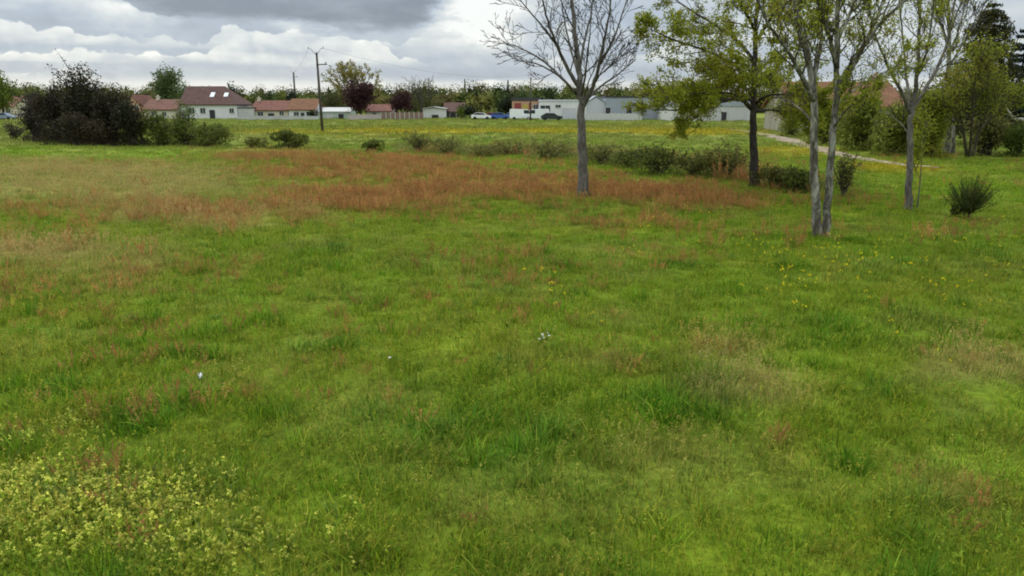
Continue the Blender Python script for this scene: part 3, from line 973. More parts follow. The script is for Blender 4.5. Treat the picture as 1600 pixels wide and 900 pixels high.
# ------------------------------------------------------------------ shrubs
def shrub(name, label, base, half_u, top_v, leaf, seed, n=1500, s=(.05, .1), lobes=9, stems=14, depth=1.0, bark=None, cat='bush', group=None, spiky=0.0, hollow=.55, flat=.9):
    """leafy shrub with stems; base (u, v) of its foot, half width in px, row of its top"""
    rng = random.Random(seed); nr = np.random.default_rng(seed)
    g = gp(*base); Y = g[1]
    W = half_u * Y / FPX; H = atY(base[0], top_v, Y)[2] - g[2]
    root = thing(name, label, cat, tuple(g), group)
    T = Tubes(); P_ = []
    lob = []
    for k in range(lobes):
        a = rng.uniform(0, 6.283); d = math.sqrt(rng.random()) * .78
        x, y = d * math.cos(a) * W, d * math.sin(a) * W * depth
        hz = H * (flat - .5 * d * d) * rng.uniform(.55, 1.0)
        lob.append((x, y, hz, W * rng.uniform(.25, .48), H * rng.uniform(.22, .42)))
    lob[0] = (lob[0][0] * .3, lob[0][1] * .3, H * .72, W * .35, H * .28)
    for k in range(stems):
        x, y, hz, lw, lh = lob[k % lobes]
        t = (x + rng.gauss(0, lw * .6), y + rng.gauss(0, lw * .6), hz + lh * rng.uniform(.2, 1.0))
        m = (t[0] * .45 + rng.gauss(0, W * .06), t[1] * .45 + rng.gauss(0, W * .06), t[2] * .55)
        pts, rad = smooth_line([(rng.gauss(0, W * .12), rng.gauss(0, W * .12), -.06), m, t], [H * .014 + .006, H * .009 + .004, .004], 3)
        T.tube(pts, rad, 4, False)
        for j in range(3):
            q = pts[rng.randint(2, len(pts) - 1)]
            e = q + unit([rng.gauss(0, 1), rng.gauss(0, 1), rng.uniform(.3, 1.4)]) * H * rng.uniform(.12, .3)
            T.tube([q, (q + e) / 2 + np.array([rng.gauss(0, .02), rng.gauss(0, .02), 0]), e], [H * .006 + .003, H * .004 + .002, .002], 3, False)
            if spiky:
                for _ in range(int(spiky)):
                    P_.append(q + (e - q) * rng.uniform(.2, 1.05) + np.array([rng.gauss(0, .02 * H), rng.gauss(0, .02 * H), rng.gauss(0, .02 * H)]))
    w = np.array([l[3] * l[3] * l[4] for l in lob]) ** .67; w /= w.sum()
    pick = nr.choice(lobes, n, p=w)
    L_ = np.array(lob)[pick]
    dv = nr.normal(size=(n, 3)); dv /= np.linalg.norm(dv, axis=1)[:, None]
    rr = hollow + (1.08 - hollow) * nr.random(n) ** .6
    rr *= 1 + .25 * (vnoise(dv[:, 0] * 3 + pick * 7, dv[:, 2] * 3 + dv[:, 1] * 2, seed) - .4)
    pos = np.stack([L_[:, 0] + dv[:, 0] * rr * L_[:, 3], L_[:, 1] + dv[:, 1] * rr * L_[:, 3] * depth, L_[:, 2] + dv[:, 2] * rr * L_[:, 4]], 1)
    # skirt down to the ground
    k = n // 4
    a = nr.uniform(0, 6.283, k); d = np.sqrt(nr.random(k)) * .85 * (1 + .25 * np.sin(a * 3 + seed))
    pos = np.concatenate([pos, np.stack([np.cos(a) * d * W, np.sin(a) * d * W * depth, nr.random(k) * H * .4 * (1.1 - d)], 1)] + ([np.array(P_)] if P_ else []))
    pos[:, 2] = np.maximum(pos[:, 2], .02)
    v_, f_ = leaf_arrays(pos, nr.uniform(s[0], s[1], len(pos)), nr, .6)
    T.obj('stems', bark or bark_dark, root)
    mesh_obj('foliage', v_, f_, leaf, root)
    return root


leaf_black = mat_leaf('dark_evergreen_leaves', [(.012, .015, .007), (.026, .030, .012), (.044, .042, .018), (.075, .042, .024)], .12, .5)
leaf_bramble = mat_leaf('bramble_leaves', [(.035, .048, .010), (.085, .11, .018), (.145, .175, .03), (.14, .11, .05)], .3, .8)
leaf_bramble_dry = mat_leaf('bramble_leaves_browned', [(.065, .07, .02), (.14, .15, .03), (.21, .215, .05), (.22, .16, .085)], .3, .8)
leaf_broom = mat_leaf('broom_twigs', [(.03, .04, .010), (.06, .075, .016), (.10, .12, .026)], .25, 1.2)
leaf_fresh = mat_leaf('fresh_shrub_leaves', [(.05, .075, .014), (.10, .14, .022), (.16, .19, .035)], .4, .8)

# big dark evergreen clump at the edge of the lot, in its separate bushes
purp = mat_leaf('purplish_bush_leaves', [(.02, .018, .012), (.05, .040, .028), (.085, .068, .055)], .15, .6)
brown_leaf = mat_leaf('brownish_evergreen_leaves', [(.014, .013, .007), (.034, .028, .014), (.05, .042, .02), (.085, .046, .028)], .12, .5)
eg = 'dark evergreen clump'
shrub('evergreen_bush', 'tallest bush of the dark evergreen clump, broad topped with ragged tips', (136, 224), 38, 111, leaf_black, 61, 9000, (.09, .2), 18, 50, 1.0, spiky=12, flat=.86, hollow=.2, group=eg)
shrub('evergreen_bush', 'rounded brownish evergreen bush outside the tallest one of the clump', (90, 222), 34, 139, brown_leaf, 71, 7500, (.09, .19), 13, 40, 1.0, spiky=8, hollow=.2, group=eg)
shrub('evergreen_bush', 'reddish brown tinged evergreen bush sloping down from the tallest one', (176, 226), 36, 142, brown_leaf, 62, 7500, (.09, .19), 13, 36, 1.0, spiky=8, hollow=.2, group=eg)
shrub('evergreen_bush', 'lower dark evergreen bush where the clump meets the low thicket', (208, 228), 28, 160, leaf_black, 72, 5200, (.08, .17), 11, 26, 1.0, spiky=8, hollow=.2, group=eg)
shrub('evergreen_bush', 'purplish dark bush with bare grey stems at the outer end of the evergreen clump', (60, 221), 26, 150, purp, 63, 4200, (.08, .18), 12, 70, 1.0, bark_twig_grey, spiky=6, hollow=.2, group=eg)
shrub('evergreen_bush', 'low dark skirt of leafy shoots at the foot of the tallest bush', (128, 227), 60, 180, brown_leaf, 73, 5200, (.07, .16), 12, 30, .5, bark_twig_grey, spiky=6, hollow=.2, group=eg)
shrub('evergreen_bush', 'thin greyish twiggy bush low at the outer end of the clump', (22, 219), 22, 196, purp, 74, 420, (.06, .14), 6, 50, .8, bark_twig_grey, spiky=5, group=eg)
shrub('thicket_bush', 'low thicket bush of dark mixed green joining the evergreen clump', (252, 228), 38, 180, leaf_bramble, 64, 4200, (.07, .17), 11, 34, .7, spiky=8, hollow=.3)
shrub('thicket_bush', 'lowest bush at the far tip of the thicket towards the utility pole', (328, 229), 34, 194, leaf_bramble, 65, 2800, (.07, .16), 9, 34, .7, spiky=8, hollow=.3)
shrub('thicket_bush', 'mid green thicket bush around the pale sapling', (292, 229), 30, 190, leaf_bramble, 75, 2600, (.07, .16), 9, 30, .7, spiky=8, hollow=.3)
shrub('thicket_sapling', 'sparse pale green sapling sprouting out of the low thicket', (293, 226), 22, 164, leaf_fresh, 66, 380, (.09, .18), 7, 26, .8, bark_twig, spiky=6, cat='sapling')
shrub('bramble_bush', 'rounded dark bush alone in the grass below the utility pole', (447, 233), 30, 205, leaf_bramble, 67, 2400, (.08, .17), 8, 16, .8, spiky=3)
shrub('bramble_bush', 'small low bush between the thicket and the rounded lone bush', (402, 231), 18, 214, leaf_bramble_dry, 68, 800, (.07, .15), 6, 10, .8)
shrub('bramble_bush', 'small dark tuft of a bush between the lone rounded bush and the bramble row', (585, 237), 18, 218, leaf_bramble, 69, 900, (.07, .15), 6, 10, .8, spiky=3)
row = [
    (655, 238, 30, 208, leaf_bramble_dry, 'first bush of the bramble row, tall and loose, at the end by the small tuft', 1700),
    (700, 241, 28, 216, leaf_bramble_dry, 'second bush of the bramble row, green and rounded', 1500),
    (748, 245, 32, 224, leaf_bramble_dry, 'low darker bush in the bramble row beside the brown patch', 1600),
    (800, 244, 30, 221, leaf_bramble_dry, 'brownish low bush in the bramble row before the bare tree', 1300),
    (852, 248, 36, 219, leaf_bramble_dry, 'wide brownish bush of the bramble row just before the bare trunk', 1800),
    (942, 257, 34, 228, leaf_bramble_dry, 'reed like brown green bush just past the bare trunk', 1700),
    (984, 263, 26, 233, leaf_bramble, 'mid green bush between the bare trunk and the darkest bush', 1200),
    (1026, 272, 36, 227, leaf_bramble, 'dense dark rounded bush in the bramble row before the oak', 3000),
    (1084, 275, 28, 240, leaf_bramble_dry, 'brown tinged bush between the dense dark bush and the oak', 1500),
    (1132, 279, 34, 232, leaf_bramble_dry, 'tall brown green bush standing right before the oak trunk', 2200),
    (1213, 294, 28, 262, leaf_bramble_dry, 'low bramble bush just beyond the oak trunk', 1500),
    (1249, 300, 26, 262, leaf_bramble, 'dark green low bush at the foot of the twin stemmed tree', 1700),
]
for i, (u, v, w, t, lf, lab, n) in enumerate(row):
    shrub('bramble_bush', lab, (u, v), w * 1.35, t, lf, 80 + i, int(n * .62), (.045, .11), 11, 34, .8, bark_twig, group='bramble row', spiky=9, hollow=.05)
shrub('shrub', 'thin yellowish shrub of bare twigs behind the twin stemmed tree', (1318, 308), 26, 240, leaf_bramble_dry, 101, 420, (.04, .09), 7, 30, .8, bark_twig, spiky=8)


# broom with upright rods
def broom(name, label, base, half_u, top_v, seed, n=210):
    rng = random.Random(seed); nr = np.random.default_rng(seed)
    g = gp(*base); W = half_u * g[1] / FPX; H = atY(base[0], top_v, g[1])[2] - g[2]
    root = thing(name, label, 'bush', tuple(g)); T = Tubes(); S = Tubes(); P_ = []
    S.tube([(0, 0, -.05), (.02, 0, H * .15), (.0, .02, H * .3)], [.035, .03, .02], 7)
    S.tube([(-.03, .02, -.05), (-.10, 0, H * .14), (-.2, .02, H * .26)], [.025, .02, .012], 6)
    for k in range(n):
        a = rng.uniform(0, 6.283); sp = math.sqrt(rng.random())
        e = np.array([math.cos(a) * W * sp * rng.uniform(.7, 1.05), math.sin(a) * W * sp * .9, H * (1.0 - .42 * sp * sp) * rng.uniform(.5, 1.06)])
        s_ = np.array([e[0] * .18, e[1] * .18, H * rng.uniform(.12, .3)])
        m = s_ * .5 + e * .5 + np.array([0, 0, -H * .03 * sp]); m[:2] *= 1.06
        T.tube([s_, m, e], [.008, .006, .003], 3, False)
        for _ in range(13):
            t = rng.uniform(.25, 1)
            q = s_ * (1 - t) ** 2 + 2 * m * t * (1 - t) + e * t * t
            P_.append(q + nr.normal(0, .035, 3))
    P_ = np.array(P_)
    S.obj('stems', bark_dark, root); T.obj('twigs', leaf_broom, root)
    v_, f_ = leaf_arrays(P_, nr.uniform(.03, .065, len(P_)), nr, .3)
    mesh_obj('foliage', v_, f_, leaf_broom, root)


broom('broom_bush', 'dark green broom bush with fanned upright twigs alone on the bright grass', (1512, 343), 44, 266, 7)
shrub('broom_seedling', 'little dark seedling leaning low beside the broom bush', (1492, 341), 14, 320, leaf_broom, 112, 220, (.03, .06), 5, 10, .7, spiky=3, cat='bush')

# thicket beyond the track on the right
tg = 'thicket beyond the track'
for i, (u, v, w, t, lf, lab, n, s_) in enumerate([
    (1236, 214, 22, 186, leaf_thicket, 'small thicket bush at the bend of the dirt track', 900, (.12, .26)),
    (1290, 226, 34, 150, leaf_thicket, 'loose green thicket bush seen between the twin stems', 2600, (.12, .26)),
    (1345, 236, 42, 146, leaf_thicket, 'bushy green thicket shrub below the orange roof', 3200, (.11, .24)),
    (1392, 244, 38, 156, leaf_thicket, 'dense green thicket shrub behind the slim grey tree', 3200, (.10, .22)),
    (1450, 246, 32, 150, leaf_willow, 'yellow green thicket shrub beside the tall slender trunk', 2400, (.10, .20)),
    (1588, 246, 26, 194, leaf_fresh, 'light green rounded bush on the bank under the cedar', 2200, (.08, .16)),
]):
    shrub('thicket_shrub', lab, (u, v), w, t, lf, 120 + i, n, s_, 10, 26, .8, bark_twig, group=tg, spiky=6, hollow=.3)
shrub('thicket_shrub', 'brown twiggy thicket shrub under the willow, mostly bare', (1535, 243), 42, 176, leaf_bramble_dry, 131, 1100, (.10, .2), 9, 60, .8, bark_dark, group=tg, spiky=6, hollow=.3)

# yellow green willow
Pw = dict(max=2, kids=(5, 4), ang=(20, 45), ratio=.55, up=.13, wig=.14, lift=.1, rmin=.010, rtwig=.03, stems=(0, 1, 2), **{'from': .15})
px_tree('willow_tree', 'bushy willow in yellow green and rusty young leaf before the spruce', (1512, 246), [
    ([(1512, 246, 0), (1506, 210, 0), (1500, 170, .2), (1494, 130, .4)], .09, .02, .3, 16, 1.9),
    ([(1518, 246, .2), (1530, 205, 0), (1540, 160, -.3), (1546, 110, -.5)], .09, .02, .3, 18, 1.9),
    ([(1515, 246, -.1), (1518, 200, -.6), (1522, 150, -1), (1524, 104, -1.2)], .08, .02, .3, 18, 1.9),
    ([(1506, 210, 0), (1484, 185, -.5), (1462, 168, -.9)], .05, .015, .2, 12, 1.5),
    ([(1530, 205, 0), (1556, 176, .5), (1580, 160, .9)], .05, .015, .2, 12, 1.4),
], bark_twig, bark_twig, (leaf_willow, 2.1, .17, .06, .14, 1), Pw, 67)

# dead pale branch poking out by the cedar
g = gp(1588, 240); root = thing('dead_branch', 'bare pale dead branch jutting out in front of the cedar', 'branch', tuple(g))
T = Tubes(); pts, rad = smooth_line([atY(u, v, g[1] + d) for u, v, d in ((1604, 236, 0), (1600, 190, 0), (1586, 186, -.2), (1577, 176, -.3), (1571, 165, -.3))], [.10, .085, .07, .05, .02], 4, .01, random.Random(3))
T.tube(pts, rad, 8)
T.tube([pts[9], pts[9] + np.array([-.3, .2, .5])], [.04, .012], 5)
T.obj('limb', mat_bark('bleached_dead_wood', (.22, .20, .17), (.42, .39, .34), (.5, .48, .42), .3, 3), root, g)

# ------------------------------------------------------------------ the village across the field
wall_cream = mat_plain('cream_render', (.52, .47, .36), .10, .8, .9, streak=True)
wall_white = mat_plain('white_render', (.60, .60, .585), .06, .8, .9, streak=True)
wall_grey = mat_plain('grey_render', (.44, .44, .42), .12, .8, .9, streak=True)
wall_orange = mat_plain('orange_render', (.44, .27, .17), .10, .8, .9, streak=True)
wall_beige = mat_plain('beige_render', (.25, .235, .18), .2, .8, .9, streak=True)
metal_grey = mat_plain('grey_sheet_cladding', (.27, .295, .33), .06, .5, .55, 0, .4, True)
metal_light = mat_plain('light_sheet_cladding', (.47, .48, .50), .06, .5, .55, 0, .4, True)
metal_dark = mat_plain('dark_roof_edge', (.045, .042, .042), .2, .8, .7)
tile_brown = mat_tiles('brown_tiles', (.095, .052, .042))
tile_red = mat_tiles('red_tiles', (.15, .072, .052))
tile_orange = mat_tiles('orange_tiles', (.165, .080, .040))
tile_redbrown = mat_tiles('red_brown_tiles', (.155, .066, .048))
glass = mat_glass_dark('dark_window_glass')
white_paint = mat_plain('white_paint', (.48, .48, .46), .10, 2, .6)
shutter_ = mat_plain('shutter_paint', (.22, .17, .12), .1, 2, .7)
brick_ = mat_plain('chimney_brick', (.30, .17, .11), .25, 4, .9)
dark_door = mat_plain('dark_door', (.03, .03, .032), .2, 2, .6)
red_panel = mat_plain('red_panel', (.24, .05, .045), .1, 2, .5)
yellow_panel = mat_plain('yellow_panel', (.40, .30, .07), .1, 2, .5)
sky_light = mat_plain('roof_window_glass', (.62, .66, .70), .05, 2, .12, 0, .6)


def house(name, label, u0, u1, vb, ve, vr, deep, wall, roof, kind='gable', wins=(), doors=(), chims=(), lights=(), cat='house', over=.35, walls2=None, group=None, win_m=None):
    """gable: ridge along the front; hip: hipped at the eastern end; front: gable to the viewer; flat"""
    g = gp((u0 + u1) / 2, vb); Y = g[1]; z0 = g[2] - .1

    def xz(u, v):
        p = atY(u, v, Y); return p[0] - g[0], p[2] - z0
    x0, _ = xz(u0, vb); x1, _ = xz(u1, vb); ze = xz(u0, ve)[1]; zr = xz(u0, vr)[1]
    root = thing(name, label, cat, (g[0], Y, z0), group)
    B = Boxes(); Rf = Boxes(); t = .18
    ym = deep / 2
    if kind in ('gable', 'hip'):
        if kind == 'gable':
            B.prism([(0, 0), (deep, 0), (deep, ze), (ym, zr - .25), (0, ze)], x0, x1, 'x')
        else:
            B.box(x0, x1, 0, deep, 0, ze)
            B.prism([(.3, ze), (deep - .3, ze), (ym, zr - .35)], x0 + .02, x0 + .3, 'x')
        s = (zr - ze) / ym; zo = ze - over * s
        if kind == 'gable':
            Rf.prism([(-over, zo), (ym, zr), (deep + over, zo), (deep + over, zo + t), (ym, zr + t), (-over, zo + t)], x0 - over, x1 + over, 'x')
        else:
            xr = x1 - deep * .42
            a = [(x0 - over, -over, zo), (x1 + over, -over, zo), (x1 + over, deep + over, zo), (x0 - over, deep + over, zo), (x0 - over, ym, zr), (xr, ym, zr)]
            a2 = [(p[0], p[1], p[2] + t) for p in a]
            Rf.poly(a + a2, [(0, 4, 5, 1)[::-1], (1, 5, 2)[::-1], (2, 5, 4, 3)[::-1], (6, 7, 11, 10), (7, 8, 11), (8, 9, 10, 11), (0, 1, 7, 6), (1, 2, 8, 7), (2, 3, 9, 8), (3, 4, 10, 9), (4, 0, 6, 10)])
    elif kind == 'front':
        xm = (x0 + x1) / 2
        B.prism([(x0, 0), (x1, 0), (x1, ze), (xm, zr - .2), (x0, ze)], 0, deep, 'y')
        s = (zr - ze) / (xm - x0); zo = ze - over * s
        Rf.prism([(x0 - over, zo), (xm, zr), (x1 + over, zo), (x1 + over, zo + t), (xm, zr + t), (x0 - over, zo + t)], -over, deep + over, 'y')
    else:
        B.box(x0, x1, 0, deep, 0, ze)
        Rf.box(x0 - .15, x1 + .15, -.15, deep + .15, ze + .004, zr)
    B.obj('wall', wall, root)
    ro = Rf.obj('roof', roof, root)
    for (u, v, w, h) in wins:
        xa, za = xz(u - w / 2, v + h / 2); xb, zb = xz(u + w / 2, v - h / 2)
        F = Boxes(); e = .09
        F.box(xa - e, xb + e, -.07, .05, zb, zb + e).box(xa - e, xb + e, -.10, .05, za - e, za).box(xa - e, xa, -.07, .05, za, zb).box(xb, xb + e, -.07, .05, za, zb)
        F.box((xa + xb) / 2 - .035, (xa + xb) / 2 + .035, -.055, .05, za, zb)
        f = F.obj('window', win_m or white_paint, root)
        Boxes().box(xa + .003, xb - .003, -.02, .03, za + .003, zb - .003).obj('pane', glass, f)
    for (u, w, h, m) in doors:
        xa, _ = xz(u - w / 2, vb); xb, zb = xz(u + w / 2, vb - h)
        d = Boxes().box(xa, xb, -.05, .05, .12, zb).obj('door', m, root)
        Boxes().box(xa - .1, xa, -.08, .05, .12, zb + .1).box(xb, xb + .1, -.08, .05, .12, zb + .1).box(xa, xb, -.08, .05, zb, zb + .1).obj('frame', wall_grey, d)
    for (u, vt, w, m) in chims:
        xa, zt = xz(u - w / 2, vt); xb, _ = xz(u + w / 2, vt)
        zb = min(ze, zt - .8)
        Boxes().box(xa, xb, ym - .45, ym + .45, zb, zt).box(xa - .08, xb + .08, ym - .53, ym + .53, zt, zt + .12).box((xa + xb) / 2 - .14, (xa + xb) / 2 + .14, ym - .14, ym + .14, zt + .12, zt + .42).obj('chimney', m, ro)
    for (u, v, w, h) in lights:
        xa, za = xz(u - w / 2, v + h / 2); xb, zb = xz(u + w / 2, v - h / 2)
        s = (zr - ze) / ym
        ya, yb = (za - ze) / s, (zb - ze) / s
        q = [(xa, ya, za + t + .05), (xb, ya, za + t + .05), (xb, yb, zb + t + .05), (xa, yb, zb + t + .05)]
        q2 = [(p[0], p[1], p[2] - .2) for p in q]
        Boxes().poly(q + q2, [(0, 1, 2, 3), (4, 7, 6, 5), (0, 4, 5, 1), (1, 5, 6, 2), (2, 6, 7, 3), (3, 7, 4, 0)]).obj('skylight', sky_light, ro)
    return root, xz, ze, zr, deep


vg = 'village houses across the field'
house('bungalow', 'low pale bungalow glimpsed past the outer end of the evergreen clump', -40, 24, 184, 166, 150, 9, wall_cream, tile_redbrown, wins=((-8, 174, 7, 6), (13, 174, 6, 6)), group=vg)
house('gabled_house', 'narrow pinkish gabled house peeking over the evergreen bush', 196, 222, 184.5, 164, 149, 9, wall_orange, tile_redbrown, 'front', wins=((213, 168, 5, 7),), group=vg)
house('red_roofed_house', 'small cream house with a bright red tiled roof and end chimney', 226, 276, 186, 171, 156, 8, wall_cream, tile_red, wins=((240, 177, 6, 6), (257, 178, 5, 6)), chims=((234, 151, 4, wall_cream),), group=vg)
r_, xz_, ze_, zr_, _d = house('large_house', 'tallest house with a big brown hipped roof and two skylights', 284, 372, 186, 162.5, 135, 10, wall_white, tile_brown, 'hip',
      wins=((300, 173, 7, 8), (317, 173, 7, 8), (362, 173, 6, 7)), doors=((332, 7, 14, dark_door),), chims=((283, 138, 5, wall_cream),), lights=((325.5, 149, 6, 7), (347, 149, 6, 6)), group=vg)
house('annexe', 'small grey flat roofed annexe beside the tall brown roofed house', 373, 397, 186, 169, 167.6, 7, wall_grey, metal_dark, 'flat', doors=((381, 8, 11, wall_grey),), group=vg, cat='outbuilding')
house('long_house', 'long low house under a dull red brown roof with a cream chimney', 395, 451, 186, 172, 158, 8, wall_cream, tile_redbrown, wins=((407, 178, 8, 6), (440, 177, 6, 6)), doors=((424, 9, 9, dark_door),), chims=((390.5 + 5, 153, 4, wall_cream),), group=vg)
house('orange_roofed_house', 'low white house under an orange tiled roof next to the utility pole', 452, 493, 186, 171, 155, 8, wall_white, tile_orange, wins=((463, 178, 7, 6), (482, 178, 6, 6)), doors=((473, 5, 10, dark_door),), group=vg)
house('garage', 'pale green grey garage with a shallow roof just past the utility pole', 497, 547, 186, 175, 169, 7, mat_plain('green_grey_render', (.40, .46, .40), .1, .8, .9), wall_grey, doors=((533, 8, 8, dark_door), (515, 11, 8, white_paint)), group=vg, cat='garage', over=.2)
house('white_cottage', 'white gabled cottage between the two purple leaved trees', 574, 612, 186, 174, 164, 8, wall_white, tile_redbrown, wins=((585, 179, 5, 5), (600, 179, 5, 5)), group=vg)
house('white_outbuilding', 'plain white outbuilding below the bare crowned tree', 661, 694, 184.5, 170, 167.5, 7, wall_white, wall_grey, 'front', doors=((680, 10, 5, dark_door),), group=vg, cat='outbuilding')
house('brown_shed', 'low shed with a dark brown roof next to the plain white outbuilding', 694, 724, 184, 174, 161, 8, mat_plain('dark_timber', (.06, .05, .045), .2, 2, .9), tile_brown, doors=((708, 9, 8, dark_door),), group=vg, cat='shed')

# shop and works buildings
sh, xz_, ze_, zr_, _d = house('orange_shop', 'orange shop building with red and yellow panels under a dark flat roof', 800, 844, 186, 157.5, 152.5, 14, wall_orange, metal_dark, 'flat', wins=((837, 168, 7, 9),), cat='shop')
for nm, m, a, b, c, d in (('door_panel', red_panel, 804, 814, 174, 161), ('sign_panel', yellow_panel, 816, 826, 173, 163), ('door_panel', red_panel, 826.5, 829.5, 174, 161)):
    p0 = xz_(a, c); p1 = xz_(b, d)
    Boxes().box(p0[0], p1[0], -.12, .02, p0[1], p1[1]).obj(nm, m, sh)
house('white_works_building', 'wide white works building with a dark shop window, just before the bare trunk', 844, 916, 187, 158.5, 155.5, 16, wall_white, metal_light, 'flat', wins=((852, 169.5, 15, 9), (872, 166, 8, 4)), doors=((889, 20, 17, metal_light),), cat='works building')
house('grey_gabled_hall', 'pale grey hall with a gable end showing right past the bare trunk', 915, 946, 187, 161, 150.5, 18, metal_light, metal_grey, 'front', cat='hall', over=.2)
house('grey_hangar', 'long blue grey hangar with a dark doorway and flat dark roof edge', 946, 1046, 187, 152.5, 150, 18, metal_grey, metal_dark, 'flat', wins=((983, 173, 7, 8),), doors=((950, 8, 19, dark_door),), cat='hangar', over=.2, win_m=metal_dark)
house('grey_warehouse', 'grey warehouse wall seen under the low oak branch', 1050, 1172, 189, 166, 158, 16, wall_grey, metal_grey, 'flat', doors=((1131, 9, 14, dark_door),), wins=((1100, 172, 9, 6),), cat='warehouse')
house('orange_tiled_house', 'wide house with a weathered orange tiled roof behind the twin stems and thicket', 1238, 1408, 208, 166, 128, 9, wall_beige, tile_orange, 'gable', wins=((1252, 184, 12, 16), (1300, 184, 14, 16), (1370, 184, 14, 16)), doors=((1268, 12, 30, dark_door),), chims=((1424 - 22, 117, 12, brick_),), cat='house')


def wall_run(name, label, u0, u1, vb, h, m, cat, post=None, thick=.2, posts=0, n_pan=1):
    a = gp(u0, vb); b = gp(u1, vb); root = thing(name, label, cat, tuple(a)); ln = float(np.hypot(*(b - a)[:2]))
    root.rotation_euler = (0, 0, math.atan2(b[1] - a[1], b[0] - a[0]))
    P_ = Boxes()
    if n_pan == 1:
        P_.box(0, ln, -thick / 2, thick / 2, -.1, h); P_.box(-.04, ln + .04, -thick / 2 - .04, thick / 2 + .04, h, h + .07)
        P_.obj('panel', m, root)
    else:
        w = ln / n_pan
        for i in range(n_pan):
            Boxes().box(i * w + .06, (i + 1) * w - .06, -thick / 2, thick / 2, .05, h).obj('panel', m, root)
            Boxes().box(i * w - .055, i * w + .055, -thick / 2 - .03, thick / 2 + .03, -.1, h + .12).obj('post', post or m, root)
    return root


wall_run('boundary_wall', 'low grey wall running in front of the red roofed village houses', 372, 498, 187.2, .7, wall_grey, 'wall')
wall_run('white_fence', 'white panel fence in front of the grey hall and hangar', 902, 1003, 188.6, 1.35, white_paint, 'fence', white_paint, .06, n_pan=14)
wall_run('garden_fence', 'thin pale post fence under the purple leaved trees', 596, 662, 187, 1.5, mat_plain('brownish_fence_boards', (.21, .14, .11), .2, 3, .9), 'fence', white_paint, .05, n_pan=9)
wall_run('garden_wall', 'pinkish grey garden wall under the round bare yellow tree', 545, 596, 187, 1.0, mat_plain('pinkish_render', (.42, .36, .33), .1, 1, .9), 'wall')

# ------------------------------------------------------------------ cars on the forecourt
tyre = mat_plain('tyre_rubber', (.02, .02, .02), .2, 5, .9); rim = mat_plain('wheel_rim', (.4, .4, .42), .1, 5, .35, .6)
lamp_m = mat_plain('headlight_glass', (.7, .7, .68), .05, 5, .2)


def vehicle(name, label, u, v, color, van=False, face=1, cat='car', group='cars parked before the shop'):
    g = gp(u, v); root = thing(name, label, cat, tuple(g), group); root.rotation_euler = (0, 0, 0 if face > 0 else math.pi)
    m = mat_plain('paint_' + name + '_' + str(u), color, .04, 1, .3, 0, .5)
    hw = .86 if not van else .95
    if van:
        prof = [(-2.6, .35), (2.45, .35), (2.6, .6), (2.55, 1.0), (1.75, 1.25), (1.2, 2.15), (-2.45, 2.25), (-2.6, 1.9)]
        glass_p = [(1.72, 1.27), (1.27, 2.0), (.3, 2.02), (.3, 1.3)]
    else:
        prof = [(-2.05, .32), (2.0, .32), (2.12, .55), (2.05, .82), (1.1, .98), (.45, 1.42), (-1.15, 1.46), (-1.9, 1.0), (-2.12, .9)]
        glass_p = [(.98, 1.0), (.42, 1.37), (-1.1, 1.40), (-1.7, 1.02)]
    body = Boxes().prism(prof, -hw, hw, 'y').obj('body', m, root, False, .05)
    wnd = Boxes().prism(glass_p, -hw - .012, -hw + .05, 'y').prism(glass_p, hw - .05, hw + .012, 'y').obj('side_window', glass, root)
    for x in (-1.3, 1.3) if not van else (-1.65, 1.65):
        for s in (-1, 1):
            w = Boxes().cyl((x, .33), .33, s * hw - .13, s * hw + .04, 'y', 18).obj('wheel', tyre, root)
            Boxes().cyl((x, .33), .19, s * (hw + .02) - .03, s * (hw + .02) + .035, 'y', 14).obj('rim', rim, w)
    for s in (-.6, .6):
        xf = 2.0 if not van else 2.5
        Boxes().box(xf, xf + .12, s - .18, s + .18, .62, .78).obj('headlight', lamp_m, root)


vehicle('parked_car', 'white parked car at the outer end of the forecourt row', 752, 187, (.72, .72, .72))
vehicle('parked_car', 'red parked car next to the blue ones', 766, 186.6, (.40, .03, .03), face=-1)
vehicle('parked_car', 'bright blue parked car beside the red one', 781, 186.8, (.05, .11, .36))
vehicle('parked_car', 'pale blue parked car before the white vans', 797, 186.8, (.24, .30, .46), face=-1)
vehicle('parked_van', 'white van below the yellow panel of the orange shop', 816, 187.6, (.75, .76, .76), True, cat='van')
vehicle('parked_van', 'second white van, next to the works building', 838, 187.6, (.70, .72, .73), True, -1, cat='van')
vehicle('parked_car', 'dark green car before the white works building', 862, 188.4, (.02, .035, .03))
vehicle('parked_car', 'grey blue car parked by the pale bungalow', 8, 187.5, (.20, .24, .30), group='cars by the bungalow')


# ------------------------------------------------------------------ utility poles and their wires
pole_m = mat_plain('weathered_pole_timber', (.075, .066, .054), .3, 2.5, .9, streak=True)
iron = mat_plain('dark_iron', (.05, .05, .05), .2, 4, .6)
insul = mat_plain('glass_insulator', (.28, .32, .30), .1, 4, .25)


